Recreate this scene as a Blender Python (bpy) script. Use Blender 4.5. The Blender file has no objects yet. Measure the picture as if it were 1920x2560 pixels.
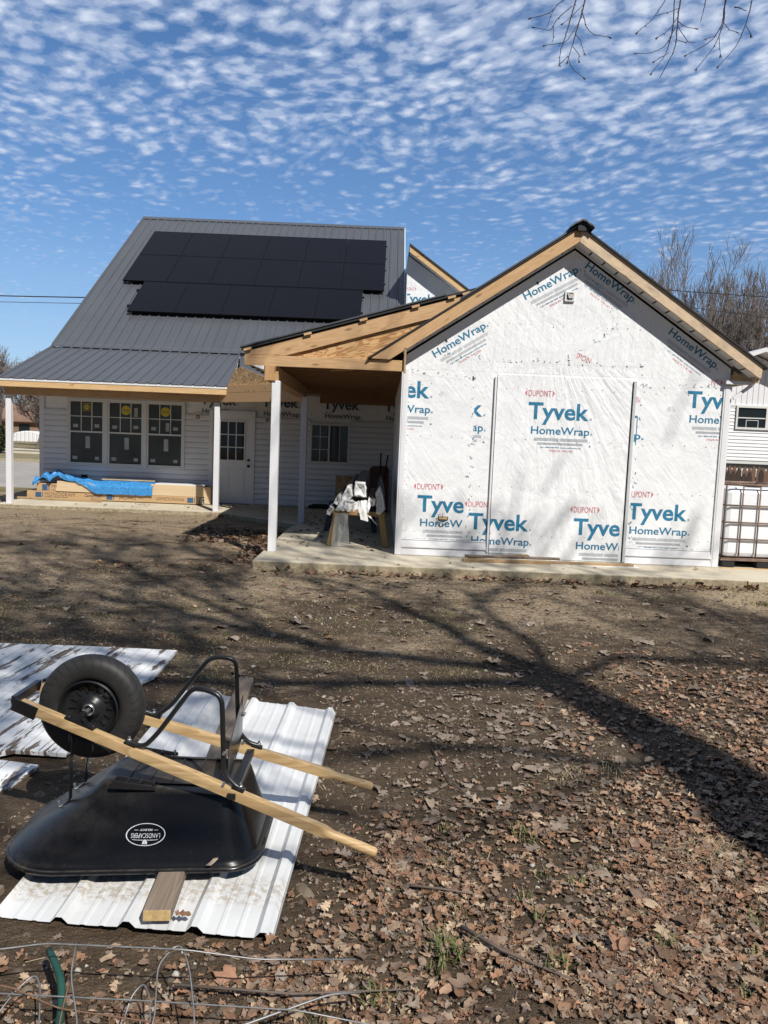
import bpy, bmesh, math, random
import numpy as np
from mathutils import Vector, Matrix, noise as mnoise

scene = bpy.context.scene
COL = scene.collection
R = math.radians
rng = np.random.default_rng(7)
random.seed(7)

# ------------------------------------------------------------------ camera
PITCH, ROLL, FPX = 0.0917, -0.0402, 1891.5
def cam_axes():
    yaw = 0.005
    f = Vector((math.sin(yaw)*math.cos(PITCH), math.cos(yaw)*math.cos(PITCH), -math.sin(PITCH)))
    r = Vector((math.cos(yaw), -math.sin(yaw), 0)); u = r.cross(f)
    c, s = math.cos(ROLL), math.sin(ROLL)
    return r*c-u*s, u*c+r*s, f
cr_, cu_, cf_ = cam_axes()
cam_d = bpy.data.cameras.new('camera'); cam = bpy.data.objects.new('camera', cam_d); COL.objects.link(cam)
cam.matrix_world = Matrix(((cr_.x, cu_.x, -cf_.x, 0), (cr_.y, cu_.y, -cf_.y, 0), (cr_.z, cu_.z, -cf_.z, 1.65), (0, 0, 0, 1)))
cam_d.sensor_fit = 'VERTICAL'; cam_d.sensor_height = 36; cam_d.lens = FPX/2560*36
cam_d.clip_start = 0.05; cam_d.clip_end = 6000
scene.camera = cam

# ------------------------------------------------------------------ light
SUN_AZ, SUN_EL = R(30), R(46)           # azimuth to the right of straight behind the camera
TO_SUN = Vector((math.sin(SUN_AZ)*math.cos(SUN_EL), -math.cos(SUN_AZ)*math.cos(SUN_EL), math.sin(SUN_EL)))
sun_d = bpy.data.lights.new('sun', 'SUN'); sun = bpy.data.objects.new('sun', sun_d); COL.objects.link(sun)
sun.rotation_euler = TO_SUN.to_track_quat('Z', 'Y').to_euler()
sun_d.energy = 5.0; sun_d.angle = R(0.53); sun_d.color = (1.0, 0.96, 0.895)
scene.view_settings.view_transform = 'Standard'; scene.view_settings.look = 'None'
scene.view_settings.exposure = 0.15; scene.view_settings.gamma = 1.0

# ------------------------------------------------------------------ node helpers
class NT:
    def __init__(self, tree):
        self.t = tree
    def n(self, kind, ins=None, **props):
        nd = self.t.nodes.new(kind)
        for k, v in props.items(): setattr(nd, k, v)
        for k, v in (ins or {}).items():
            if isinstance(v, bpy.types.NodeSocket): self.t.links.new(v, nd.inputs[k])
            else: nd.inputs[k].default_value = v
        return nd
    def link(self, a, b): self.t.links.new(a, b)
    def math(self, op, a, b=0.0, c=None):
        d = {0: a, 1: b}
        if c is not None: d[2] = c
        return self.n('ShaderNodeMath', d, operation=op).outputs[0]
    def ramp(self, fac, stops, interp='LINEAR'):
        nd = self.n('ShaderNodeValToRGB', {0: fac}); cr = nd.color_ramp; cr.interpolation = interp
        while len(cr.elements) < len(stops): cr.elements.new(0.5)
        for e, (p, c) in zip(cr.elements, stops):
            e.position = p; e.color = c if len(c) == 4 else (*c, 1)
        return nd.outputs[0]
    def mix(self, fac, a, b, blend='MIX'):
        nd = self.n('ShaderNodeMix', data_type='RGBA', blend_type=blend)
        for i, v in ((0, fac), (6, a), (7, b)):
            if isinstance(v, bpy.types.NodeSocket): self.link(v, nd.inputs[i])
            else: nd.inputs[i].default_value = v if not isinstance(v, tuple) else (v if len(v) == 4 else (*v, 1))
        return nd.outputs[2]
    def noise(self, vec, scale, detail=3, rough=0.5, dist=0.0):
        return self.n('ShaderNodeTexNoise', {'Vector': vec, 'Scale': scale, 'Detail': detail, 'Roughness': rough, 'Distortion': dist}).outputs[0]
    def mapping(self, vec, scale=(1, 1, 1), rot=(0, 0, 0), loc=(0, 0, 0)):
        if any(rot): vec = self.n('ShaderNodeMapping', {'Vector': vec, 'Rotation': rot}).outputs[0]     # turn first, then stretch
        return self.n('ShaderNodeMapping', {'Vector': vec, 'Scale': scale, 'Location': loc}).outputs[0]
    def pos(self): return self.n('ShaderNodeNewGeometry').outputs['Position']
    def objc(self): return self.n('ShaderNodeTexCoord').outputs['Object']
    def bump(self, h, strength=0.3, dist=0.01, normal=None):
        d = {'Height': h, 'Strength': strength, 'Distance': dist}
        if normal is not None: d['Normal'] = normal
        return self.n('ShaderNodeBump', d).outputs[0]

def new_mat(name):
    m = bpy.data.materials.new(name); m.use_nodes = True
    nt = NT(m.node_tree); b = m.node_tree.nodes['Principled BSDF']
    return m, nt, b
def setb(nt, b, **kw):
    for k, v in kw.items():
        k = {'base': 'Base Color', 'rough': 'Roughness', 'metal': 'Metallic', 'normal': 'Normal', 'spec': 'Specular IOR Level', 'coat': 'Coat Weight', 'trans': 'Transmission Weight', 'alpha': 'Alpha', 'sub': 'Subsurface Weight'}[k]
        if isinstance(v, bpy.types.NodeSocket): nt.link(v, b.inputs[k])
        else: b.inputs[k].default_value = (*v, 1) if isinstance(v, tuple) and len(v) == 3 else v

def plain(name, base, rough=0.5, metal=0.0, var=0.15, scale=6.0, bump=0.0, bscale=40.0, spec=0.5, coat=0.0):
    m, nt, b = new_mat(name)
    p = nt.objc()
    n1 = nt.noise(p, scale, 5, 0.6)
    c = nt.ramp(n1, [(0.25, tuple(x*(1-var) for x in base)), (0.75, tuple(min(1, x*(1+var)) for x in base))])
    setb(nt, b, base=c, rough=nt.math('MULTIPLY_ADD', n1, 0.2, rough-0.1), metal=metal, spec=spec, coat=coat)
    if bump: setb(nt, b, normal=nt.bump(nt.noise(p, bscale, 4, 0.6), bump, 0.004))
    return m

def wood(name, light, dark, axis=0, knots=True, rough=0.7, weather=0.0, seed=0.0, ring=1.0):
    m, nt, b = new_mat(name)
    p = nt.objc()
    rnd = nt.n('ShaderNodeObjectInfo').outputs['Random']
    off = nt.n('ShaderNodeCombineXYZ', {0: nt.math('MULTIPLY', rnd, 17.0), 1: nt.math('MULTIPLY', rnd, 31.0), 2: seed}).outputs[0]
    p = nt.n('ShaderNodeVectorMath', {0: p, 1: off}, operation='ADD').outputs[0]
    sc = [9.0, 9.0, 9.0]; sc[axis] = 0.55
    q = nt.mapping(p, tuple(sc))
    base = nt.noise(q, 1.6*ring, 3, 0.5, 0.6)
    rings = nt.math('FRACT', nt.math('MULTIPLY', base, 9.0))
    rings = nt.ramp(rings, [(0.0, (0, 0, 0)), (0.7, (1, 1, 1)), (1.0, (0, 0, 0))])
    sc2 = [120.0]*3; sc2[axis] = 3.0
    fine = nt.noise(nt.mapping(p, tuple(sc2)), 1.0, 3, 0.6)
    big = nt.noise(p, 1.7, 3, 0.5)
    f = nt.math('ADD', nt.math('MULTIPLY', rings, 0.62), nt.math('MULTIPLY', fine, 0.45))
    c = nt.mix(f, (dark[0]*.88, dark[1]*.84, dark[2]*.8, 1), (*light, 1))
    c = nt.mix(nt.math('MULTIPLY', big, 0.75), c, (light[0]*0.72, light[1]*0.68, light[2]*0.62, 1))
    if knots:
        sk = [9.0]*3; sk[axis] = 2.9
        v = nt.n('ShaderNodeTexVoronoi', {'Vector': nt.mapping(p, tuple(sk)), 'Scale': 1.0, 'Randomness': 1.0}).outputs['Distance']
        k = nt.ramp(v, [(0.06, (1, 1, 1)), (0.13, (0.45, 0.45, 0.45)), (0.21, (0, 0, 0))])
        c = nt.mix(nt.math('MULTIPLY', k, 0.75), c, (dark[0]*0.35, dark[1]*0.28, dark[2]*0.22, 1))
    if weather:
        w = nt.ramp(nt.noise(p, 5.0, 5, 0.7), [(0.42, (0, 0, 0)), (0.62, (1, 1, 1))])
        c = nt.mix(nt.math('MULTIPLY', w, weather), c, (0.30, 0.27, 0.22, 1))
    setb(nt, b, base=c, rough=rough, normal=nt.bump(f, 0.15, 0.002), spec=0.3)
    return m

# ------------------------------------------------------------------ sky (world)
def make_world():
    w = bpy.data.worlds.new('World'); scene.world = w; w.use_nodes = True
    nt = NT(w.node_tree); bg = w.node_tree.nodes['Background']
    sky = nt.n('ShaderNodeTexSky', sky_type='NISHITA'); sky.sun_disc = False
    sky.sun_elevation = SUN_EL; sky.sun_rotation = math.pi-SUN_AZ
    sky.altitude = 200; sky.air_density = 1.0; sky.dust_density = 0.25; sky.ozone_density = 2.2
    d = nt.n('ShaderNodeTexCoord').outputs['Generated']
    s = nt.n('ShaderNodeSeparateXYZ', {0: d})
    z = nt.math('MAXIMUM', s.outputs[2], 0.015)
    zz = nt.math('ADD', z, 0.06)
    px = nt.math('DIVIDE', s.outputs[0], zz); py = nt.math('DIVIDE', s.outputs[1], zz)
    p = nt.n('ShaderNodeCombineXYZ', {0: px, 1: py, 2: 0.0}).outputs[0]
    warp = nt.n('ShaderNodeTexNoise', {'Vector': p, 'Scale': 1.4, 'Detail': 2.0}).outputs['Color']
    pw = nt.n('ShaderNodeVectorMath', {0: p, 1: nt.n('ShaderNodeVectorMath', {0: warp, 3: 0.22}, operation='SCALE').outputs[0]}, operation='ADD').outputs[0]
    pm = nt.mapping(pw, (1.0, 0.80, 1.0), (0, 0, R(-50)))
    cells = nt.n('ShaderNodeTexNoise', {'Vector': pm, 'Scale': 25.0, 'Detail': 3.5, 'Roughness': 0.52, 'Distortion': 0.1}).outputs[0]
    vor = nt.n('ShaderNodeTexVoronoi', {'Vector': nt.n('ShaderNodeVectorMath', {0: pm, 1: nt.n('ShaderNodeVectorMath', {0: nt.n('ShaderNodeTexNoise', {'Vector': pm, 'Scale': 16.0, 'Detail': 3.0}).outputs['Color'], 3: 0.045}, operation='SCALE').outputs[0]}, operation='ADD').outputs[0], 'Scale': 20.0, 'Smoothness': 0.3, 'Randomness': 1.0}, feature='SMOOTH_F1').outputs['Distance']
    rows = nt.n('ShaderNodeTexNoise', {'Vector': nt.mapping(pw, (1.0, 0.28, 1.0), (0, 0, R(-52))), 'Scale': 6.5, 'Detail': 2.0}).outputs[0]
    cover = nt.n('ShaderNodeTexNoise', {'Vector': nt.mapping(p, loc=(3.3, 1.2, 0)), 'Scale': 0.8, 'Detail': 2.0}).outputs[0]
    el = nt.ramp(s.outputs[2], [(0.0, (0, 0, 0)), (0.19, (0.0, 0, 0)), (0.29, (0.30,)*3), (0.40, (0.76,)*3), (0.58, (1, 1, 1))])
    f = nt.math('ADD', nt.math('ADD', nt.math('MULTIPLY_ADD', cells, 0.72, 0.14), nt.math('MULTIPLY_ADD', vor, -0.42, 0.17)), nt.math('MULTIPLY_ADD', rows, 0.26, -0.13))
    f = nt.math('ADD', f, nt.math('MULTIPLY_ADD', cover, 0.42, -0.21))
    f = nt.math('ADD', f, nt.math('MULTIPLY_ADD', el, 0.37, -0.185))
    mask = nt.ramp(f, [(0.36, (0, 0, 0)), (0.47, (0.26,)*3), (0.60, (0.66,)*3), (0.80, (1, 1, 1))], 'EASE')
    wisp = nt.n('ShaderNodeTexNoise', {'Vector': nt.mapping(pw, (0.5, 1.6, 1)), 'Scale': 2.2, 'Detail': 5.0, 'Roughness': 0.6}).outputs[0]
    low = nt.ramp(s.outputs[2], [(0.02, (1, 1, 1)), (0.26, (0, 0, 0))])
    lowm = nt.math('MULTIPLY', nt.math('MULTIPLY', nt.ramp(wisp, [(0.45, (0, 0, 0)), (0.7, (1, 1, 1))]), low), 0.22)
    mask = nt.math('MAXIMUM', mask, lowm)
    mask = nt.math('MULTIPLY', mask, nt.ramp(nt.math('MULTIPLY_ADD', s.outputs[1], 0.5, 0.5), [(0.40, (0.15,)*3), (0.62, (1, 1, 1))]))   # clouds thinned behind the camera to cut the fill light on shaded walls
    skyc = nt.mix(1.0, sky.outputs[0], (0.92, 1.12, 1.36, 1), 'MULTIPLY')
    lum = nt.n('ShaderNodeHueSaturation', {'Saturation': 1.16, 'Value': 1.0, 'Color': skyc}).outputs[0]
    shade = nt.mix(nt.ramp(f, [(0.50, (0, 0, 0)), (0.8, (1, 1, 1))]), (6.0, 7.2, 9.6, 1), (9.0, 9.8, 11.4, 1))
    pale = nt.ramp(s.outputs[2], [(0.0, (0.75,)*3), (0.10, (0.50,)*3), (0.25, (0.22,)*3), (0.60, (0.02,)*3)])
    lum = nt.mix(pale, lum, (5.6, 7.4, 9.8, 1))
    c = nt.mix(nt.math('MULTIPLY', mask, 0.86), lum, shade)
    north = nt.ramp(nt.math('MULTIPLY_ADD', s.outputs[1], 0.5, 0.5), [(0.30, (0.42,)*3), (0.75, (1.20,)*3)])     # sky dimmed behind the camera, brightened in view, so shaded walls get less fill
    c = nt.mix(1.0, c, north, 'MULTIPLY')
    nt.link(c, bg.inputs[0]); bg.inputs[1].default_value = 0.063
make_world()

# ------------------------------------------------------------------ mesh builder
class MB:
    def __init__(self): self.v = []; self.f = []; self.mi = []
    def add(self, vs, fs, mi=0):
        o = len(self.v); self.v += [tuple(x) for x in vs]
        for f in fs: self.f.append(tuple(i+o for i in f)); self.mi.append(mi)
    def box(self, x0, x1, y0, y1, z0, z1, mi=0):
        self.add([(x0,y0,z0),(x1,y0,z0),(x1,y1,z0),(x0,y1,z0),(x0,y0,z1),(x1,y0,z1),(x1,y1,z1),(x0,y1,z1)],
                 [(0,3,2,1),(4,5,6,7),(0,1,5,4),(1,2,6,5),(2,3,7,6),(3,0,4,7)], mi)
    def quad(self, a, b, c, d, mi=0): self.add([a, b, c, d], [(0, 1, 2, 3)], mi)
    def bar(self, a, b, w, h, up=(0, 0, 1), mi=0):          # rectangular bar from a to b; w across, h along up
        a, b = Vector(a), Vector(b); d = (b-a).normalized(); u = Vector(up); s = d.cross(u).normalized(); u = s.cross(d)
        vs = [p+s*(i*w/2)+u*(j*h/2) for p in (a, b) for i, j in ((-1,-1),(1,-1),(1,1),(-1,1))]
        self.add(vs, [(0,1,2,3),(7,6,5,4),(0,4,5,1),(1,5,6,2),(2,6,7,3),(3,7,4,0)], mi)
    def prism(self, poly, d, mi=0):                          # polygon of 3-D points pushed along vector d
        n = len(poly); d = Vector(d); p = [Vector(q) for q in poly]
        self.add(p+[q+d for q in p], [tuple(range(n))[::-1], tuple(range(n, 2*n))]+[(i, (i+1)%n, n+(i+1)%n, n+i) for i in range(n)], mi)
    def tube(self, path, r, seg=8, cap=True, mi=0):
        path = [Vector(p) for p in path]; n = len(path); rs = r if isinstance(r, (list, tuple)) else [r]*n
        up = None; rings = []
        for i, p in enumerate(path):
            t = (path[min(i+1, n-1)]-path[max(i-1, 0)])
            if t.length < 1e-9: t = Vector((0, 0, 1))
            t.normalize()
            if up is None: up = t.orthogonal().normalized()
            up = (up-t*up.dot(t))
            if up.length < 1e-6: up = t.orthogonal()
            up.normalize(); s = t.cross(up)
            rings.append([p+(up*math.cos(k*2*math.pi/seg)+s*math.sin(k*2*math.pi/seg))*rs[i] for k in range(seg)])
        fs = [(i*seg+k, i*seg+(k+1)%seg, (i+1)*seg+(k+1)%seg, (i+1)*seg+k) for i in range(n-1) for k in range(seg)]
        if cap: fs += [tuple(range(seg))[::-1], tuple(range((n-1)*seg, n*seg))]
        self.add([q for r_ in rings for q in r_], fs, mi)
    def lathe(self, prof, axis_pt=(0, 0, 0), axis='Y', seg=48, closed=False, mi=0):   # prof: (radius, along)
        vs = []; c = Vector(axis_pt)
        for r_, h in prof:
            for k in range(seg):
                a = 2*math.pi*k/seg; x, y = math.cos(a)*r_, math.sin(a)*r_
                vs.append(c+(Vector((x, h, y)) if axis == 'Y' else Vector((x, y, h)) if axis == 'Z' else Vector((h, x, y))))
        n = len(prof); m = n if closed else n-1
        fs = [(i*seg+k, i*seg+(k+1)%seg, ((i+1)%n)*seg+(k+1)%seg, ((i+1)%n)*seg+k) for i in range(m) for k in range(seg)]
        self.add(vs, fs, mi)
    def build(self, name, mats, parent=None, smooth=False, bevel=0.0, fixn=True, angle=None, loc=None):
        me = bpy.data.meshes.new(name); me.from_pydata([tuple(v) for v in self.v], [], self.f)
        mats = mats if isinstance(mats, (list, tuple)) else [mats]
        for m in mats: me.materials.append(m)
        if len(mats) > 1: me.polygons.foreach_set('material_index', self.mi)
        if fixn:
            bm = bmesh.new(); bm.from_mesh(me); bmesh.ops.recalc_face_normals(bm, faces=bm.faces); bm.to_mesh(me); bm.free()
        if smooth:
            me.polygons.foreach_set('use_smooth', [True]*len(me.polygons))
            if angle: me.set_sharp_from_angle(angle=angle)
        return link(name, me, parent, bevel, loc)

def link(name, me, parent=None, bevel=0.0, loc=None):
    o = bpy.data.objects.new(name, me); COL.objects.link(o)
    if loc is not None: o.location = loc
    if parent is not None:
        o.parent = parent; w = Vector((0, 0, 0)); q = parent
        while q is not None: w += q.location; q = q.parent
        o.location = Vector(o.location)-w
    if bevel:
        md = o.modifiers.new('bevel', 'BEVEL'); md.width = bevel; md.segments = 2; md.limit_method = 'ANGLE'; md.angle_limit = R(40)
    return o
def tag(o, label=None, cat=None, group=None, kind=None):
    if label: o['label'] = label
    if cat: o['category'] = cat
    if group: o['group'] = group
    if kind: o['kind'] = kind
    return o
def thing(name, loc, label, cat, group=None):
    o = bpy.data.objects.new(name, None); COL.objects.link(o); o.location = loc; o.empty_display_size = 0.1
    return tag(o, label, cat, group)
def copy_thing(root, loc, label):
    r = root.copy(); COL.objects.link(r); r.location = loc; r['label'] = label
    for ch in list(root.children):
        c = ch.copy(); COL.objects.link(c); c.parent = r
        for g in list(ch.children):
            h = g.copy(); COL.objects.link(h); h.parent = c
    return r

def np_mesh(name, V, F, mat, color=None, smooth=False):
    V = np.asarray(V, np.float32).reshape(-1, 3); F = np.asarray(F, np.int32); k = F.shape[1]
    me = bpy.data.meshes.new(name); me.vertices.add(len(V)); me.vertices.foreach_set('co', V.ravel())
    me.loops.add(F.size); me.loops.foreach_set('vertex_index', F.ravel())
    me.polygons.add(len(F)); me.polygons.foreach_set('loop_start', np.arange(0, F.size, k, dtype=np.int32))
    me.polygons.foreach_set('loop_total', np.full(len(F), k, np.int32))
    if color is not None:
        a = me.color_attributes.new('tint', 'FLOAT_COLOR', 'POINT')
        c = np.ones((len(V), 4), np.float32); c[:, :3] = color; a.data.foreach_set('color', c.ravel())
    me.update(calc_edges=True); me.validate()
    if smooth: me.polygons.foreach_set('use_smooth', [True]*len(F))
    me.materials.append(mat)
    return me

# text -> flat mesh pieces -------------------------------------------------
def text_polys(body, bold=0.0, shear=0.0):
    cu = bpy.data.curves.new('t', 'FONT'); cu.body = body; cu.size = 1.0; cu.resolution_u = 3; cu.offset = bold; cu.shear = shear
    o = bpy.data.objects.new('t', cu); COL.objects.link(o)
    dg = bpy.context.evaluated_depsgraph_get(); dg.update()
    me = bpy.data.meshes.new_from_object(o.evaluated_get(dg))
    bpy.data.objects.remove(o); bpy.data.curves.remove(cu)
    v = np.array([q.co[:2] for q in me.vertices]) if len(me.vertices) else np.zeros((0, 2))
    f = [tuple(p.vertices) for p in me.polygons]; bpy.data.meshes.remove(me)
    return v, f
def text_on(mb, body, w, h, org, u, vdir, n, mi=0, bold=0.0, lift=0.002, ref=None, shear=0.0, clip=None):
    """lettering of width w, cap height h; org = lower left of the baseline."""
    v, f = text_polys(body, bold, shear)
    if not len(v): return
    cap = text_polys(ref or 'H', bold)[0][:, 1].max()
    x0, x1 = v[:, 0].min(), v[:, 0].max()
    a = (v[:, 0]-x0)/(x1-x0)*w; b = v[:, 1]/cap*h
    bm = bmesh.new(); bv = [bm.verts.new((p, q, 0)) for p, q in zip(a, b)]
    for t in f:
        try: bm.faces.new([bv[i] for i in t])
        except ValueError: pass
    for (co, no) in (clip or []):
        bmesh.ops.bisect_plane(bm, geom=bm.verts[:]+bm.edges[:]+bm.faces[:], plane_co=(*co, 0), plane_no=(*no, 0), clear_outer=True)
    bm.verts.index_update()
    o, u, vd, n = Vector(org), Vector(u), Vector(vdir), Vector(n)
    mb.add([o+u*q.co.x+vd*q.co.y+n*lift for q in bm.verts], [tuple(x.index for x in q.verts) for q in bm.faces], mi)
    bm.free()

# ------------------------------------------------------------------ materials
def wrap_height(nt):
    p = nt.pos(); s = nt.n('ShaderNodeSeparateXYZ', {0: p}); x, z = s.outputs[0], s.outputs[2]
    q = nt.n('ShaderNodeCombineXYZ', {0: x, 1: z, 2: 0.0}).outputs[0]
    d1 = nt.noise(nt.mapping(q, (2.2, 15.0, 1), (0, 0, R(-40))), 1.0, 4, 0.55, 0.5)
    d2 = nt.noise(nt.mapping(q, (2.6, 17.0, 1), (0, 0, R(52)), (4, 2, 0)), 1.0, 4, 0.55, 0.5)
    d3 = nt.noise(nt.mapping(q, (14.0, 1.6, 1), (0, 0, R(6)), (1, 7, 0)), 1.0, 4, 0.55, 0.6)
    m1 = nt.ramp(nt.noise(q, 0.9, 2, 0.5), [(0.35, (0, 0, 0)), (0.6, (1, 1, 1))])
    m2 = nt.ramp(nt.math('ADD', z, nt.math('MULTIPLY', nt.noise(q, 1.3, 2), 0.8)), [(0.0, (0.15,)*3), (0.9, (0.3,)*3), (1.0, (1, 1, 1))])
    # fan of creases below the head of the covered doorway
    fx = nt.math('SUBTRACT', x, 2.2); fz = nt.math('SUBTRACT', z, 3.5)
    ang = nt.math('ARCTAN2', fx, nt.math('MULTIPLY', fz, -1.0)); rad = nt.math('SQRT', nt.math('ADD', nt.math('MULTIPLY', fx, fx), nt.math('MULTIPLY', fz, fz)))
    fan = nt.noise(nt.n('ShaderNodeCombineXYZ', {0: nt.math('MULTIPLY', ang, 11.0), 1: nt.math('MULTIPLY', rad, 1.1), 2: 0.0}).outputs[0], 1.0, 4, 0.55, 0.3)
    inpan = nt.math('MULTIPLY', nt.math('GREATER_THAN', x, 1.52), nt.math('LESS_THAN', x, 3.38))
    low = nt.math('LESS_THAN', z, 2.75)
    h = nt.mix(m1, d1, d2)
    h = nt.math('MULTIPLY', h, nt.ramp(z, [(0.0, (0.07,)*3), (1.0, (0.20,)*3)]))
    top = nt.math('GREATER_THAN', z, 2.66)
    hh = nt.math('ADD', h, nt.math('MULTIPLY', nt.math('MULTIPLY', d3, top), 0.35))
    hh = nt.math('ADD', hh, nt.math('MULTIPLY', nt.math('MULTIPLY', nt.math('MULTIPLY', fan, inpan), low), 0.75))
    fine = nt.noise(q, 13.0, 6, 0.68, 0.6); big = nt.noise(q, 3.2, 3, 0.5, 0.8)
    hh = nt.math('ADD', hh, nt.math('MULTIPLY', big, 0.35))
    return nt.math('ADD', hh, nt.math('MULTIPLY', fine, 0.11))
def wrap_mat(name, base, rough=0.55, tint=None):
    m, nt, b = new_mat(name)
    h = wrap_height(nt); p = nt.pos()
    blotch = nt.noise(p, 3.0, 5, 0.65)
    c = nt.ramp(blotch, [(0.3, tuple(x*0.90 for x in base)), (0.7, base)])
    setb(nt, b, base=c, rough=rough, normal=nt.bump(h, 0.5, 0.085), spec=0.35)
    return m
M = {}
M['wrap'] = wrap_mat('house_wrap', (0.80, 0.81, 0.82))
M['tape'] = wrap_mat('seam_tape', (0.82, 0.825, 0.83), 0.4)
M['blue'] = wrap_mat('print_blue', (0.025, 0.185, 0.32))
M['red'] = wrap_mat('print_red', (0.60, 0.20, 0.22))
M['grey'] = wrap_mat('print_grey', (0.48, 0.52, 0.55))
M['ink'] = wrap_mat('print_ink', (0.055, 0.09, 0.12))
M['vinyl'] = plain('white_vinyl', (0.70, 0.70, 0.715), 0.38, var=0.04, scale=3, bump=0.05, bscale=90)
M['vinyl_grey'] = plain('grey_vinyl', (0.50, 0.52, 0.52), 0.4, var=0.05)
M['dark'] = plain('near_black', (0.012, 0.012, 0.013), 0.8)
M['pine'] = wood('fresh_pine', (0.66, 0.445, 0.25), (0.42, 0.235, 0.10), 0)
M['pine_y'] = wood('fresh_pine_y', (0.60, 0.38, 0.19), (0.38, 0.19, 0.07), 1)
M['pine_z'] = wood('fresh_pine_z', (0.60, 0.38, 0.19), (0.38, 0.19, 0.07), 2)
M['pine_pale'] = wood('pale_pine', (0.74, 0.53, 0.29), (0.55, 0.33, 0.14), 0)
M['pine_old'] = wood('weathered_pine', (0.74, 0.585, 0.42), (0.56, 0.40, 0.25), 0, weather=0.45)
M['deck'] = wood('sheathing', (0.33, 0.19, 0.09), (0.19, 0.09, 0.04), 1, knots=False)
M['greyboard'] = wood('grey_board', (0.30, 0.24, 0.19), (0.13, 0.10, 0.075), 1, knots=True)
M['oldboard'] = wood('old_board', (0.50, 0.36, 0.21), (0.28, 0.17, 0.08), 0)
M['handle'] = wood('ash_handle', (0.64, 0.465, 0.25), (0.27, 0.155, 0.06), 0, knots=False, rough=0.45, ring=0.7)
M['sawleg'] = wood('sawhorse_wood', (0.44, 0.31, 0.13), (0.26, 0.17, 0.06), 2)
M['endgrain'] = plain('end_grain', (0.50, 0.35, 0.16), 0.8, var=0.35, scale=60)

def plywood():
    m, nt, b = new_mat('plywood'); p = nt.objc()
    q = nt.mapping(p, (1.1, 3.0, 4.5), (0, R(14), 0))
    n = nt.noise(q, 1.1, 3, 0.5, 1.2)
    r = nt.math('FRACT', nt.math('MULTIPLY', n, 9.0))
    r = nt.ramp(r, [(0.0, (0, 0, 0)), (0.45, (0.15,)*3), (0.55, (1, 1, 1)), (0.95, (0.8,)*3), (1.0, (0, 0, 0))])
    c = nt.mix(r, (0.36, 0.17, 0.055, 1), (0.60, 0.38, 0.18, 1))
    setb(nt, b, base=c, rough=0.75); return m
M['ply'] = plywood()
def osb():
    m, nt, b = new_mat('strand_board'); p = nt.objc()
    v = nt.n('ShaderNodeTexVoronoi', {'Vector': nt.mapping(p, (22, 22, 55), (0.3, 0.7, 0.2)), 'Scale': 1.0})
    v2 = nt.n('ShaderNodeTexVoronoi', {'Vector': nt.mapping(p, (60, 60, 20), (0.5, -0.4, 0.9)), 'Scale': 1.0})
    s = nt.math('MULTIPLY', nt.n('ShaderNodeSeparateColor', {0: v.outputs['Color']}).outputs[0], 0.6)
    s = nt.math('ADD', s, nt.math('MULTIPLY', nt.n('ShaderNodeSeparateColor', {0: v2.outputs['Color']}).outputs[1], 0.4))
    c = nt.ramp(s, [(0.1, (0.20, 0.11, 0.045)), (0.5, (0.44, 0.28, 0.13)), (0.9, (0.62, 0.44, 0.24))])
    setb(nt, b, base=c, rough=0.75, normal=nt.bump(s, 0.3, 0.003)); return m
M['osb'] = osb()
def metal_roof(name, base, rough):
    m, nt, b = new_mat(name); p = nt.objc()
    n1 = nt.noise(p, 0.7, 4, 0.6); n2 = nt.noise(nt.mapping(p, (9, 0.5, 0.5)), 1.0, 3)
    f = nt.math('ADD', nt.math('MULTIPLY', n1, 0.6), nt.math('MULTIPLY', n2, 0.4))
    c = nt.ramp(f, [(0.3, tuple(x*0.86 for x in base)), (0.7, tuple(x*1.12 for x in base))])
    setb(nt, b, base=c, rough=nt.math('MULTIPLY_ADD', f, 0.25, rough-0.12), normal=nt.bump(nt.noise(nt.mapping(p, (3, 1.2, 1.2)), 1.5, 2), 0.22, 0.02), spec=0.5)
    return m
M['roof'] = metal_roof('charcoal_steel', (0.073, 0.079, 0.089), 0.42)
M['underlay'] = plain('black_underlay', (0.018, 0.018, 0.02), 0.75, var=0.3)
M['panel'] = None
def solar():
    m, nt, b = new_mat('solar_cells'); p = nt.objc(); s = nt.n('ShaderNodeSeparateXYZ', {0: p})
    lx = nt.math('FRACT', nt.math('MULTIPLY', s.outputs[0], 1/0.19)); ly = nt.math('FRACT', nt.math('MULTIPLY', s.outputs[1], 1/0.093))
    g = nt.math('MAXIMUM', nt.math('GREATER_THAN', lx, 0.97), nt.math('GREATER_THAN', ly, 0.955))
    c = nt.mix(g, (0.0030, 0.0034, 0.0062, 1), (0.008, 0.0085, 0.011, 1))
    c = nt.mix(nt.math('MULTIPLY', nt.noise(p, 1.1, 4, .6), .25), c, (.012, .0125, .014, 1))
    setb(nt, b, base=c, rough=0.42, spec=0.08); return m
M['panel'] = solar()
M['panel_frame'] = plain('panel_frame', (0.005, 0.005, 0.006), 0.5, spec=.12)
M['black_metal'] = plain('black_metal', (0.012, 0.012, 0.013), 0.35, var=0.2)
M['steel'] = plain('galvanised_steel', (0.55, 0.55, 0.54), 0.35, metal=0.9)
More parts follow.
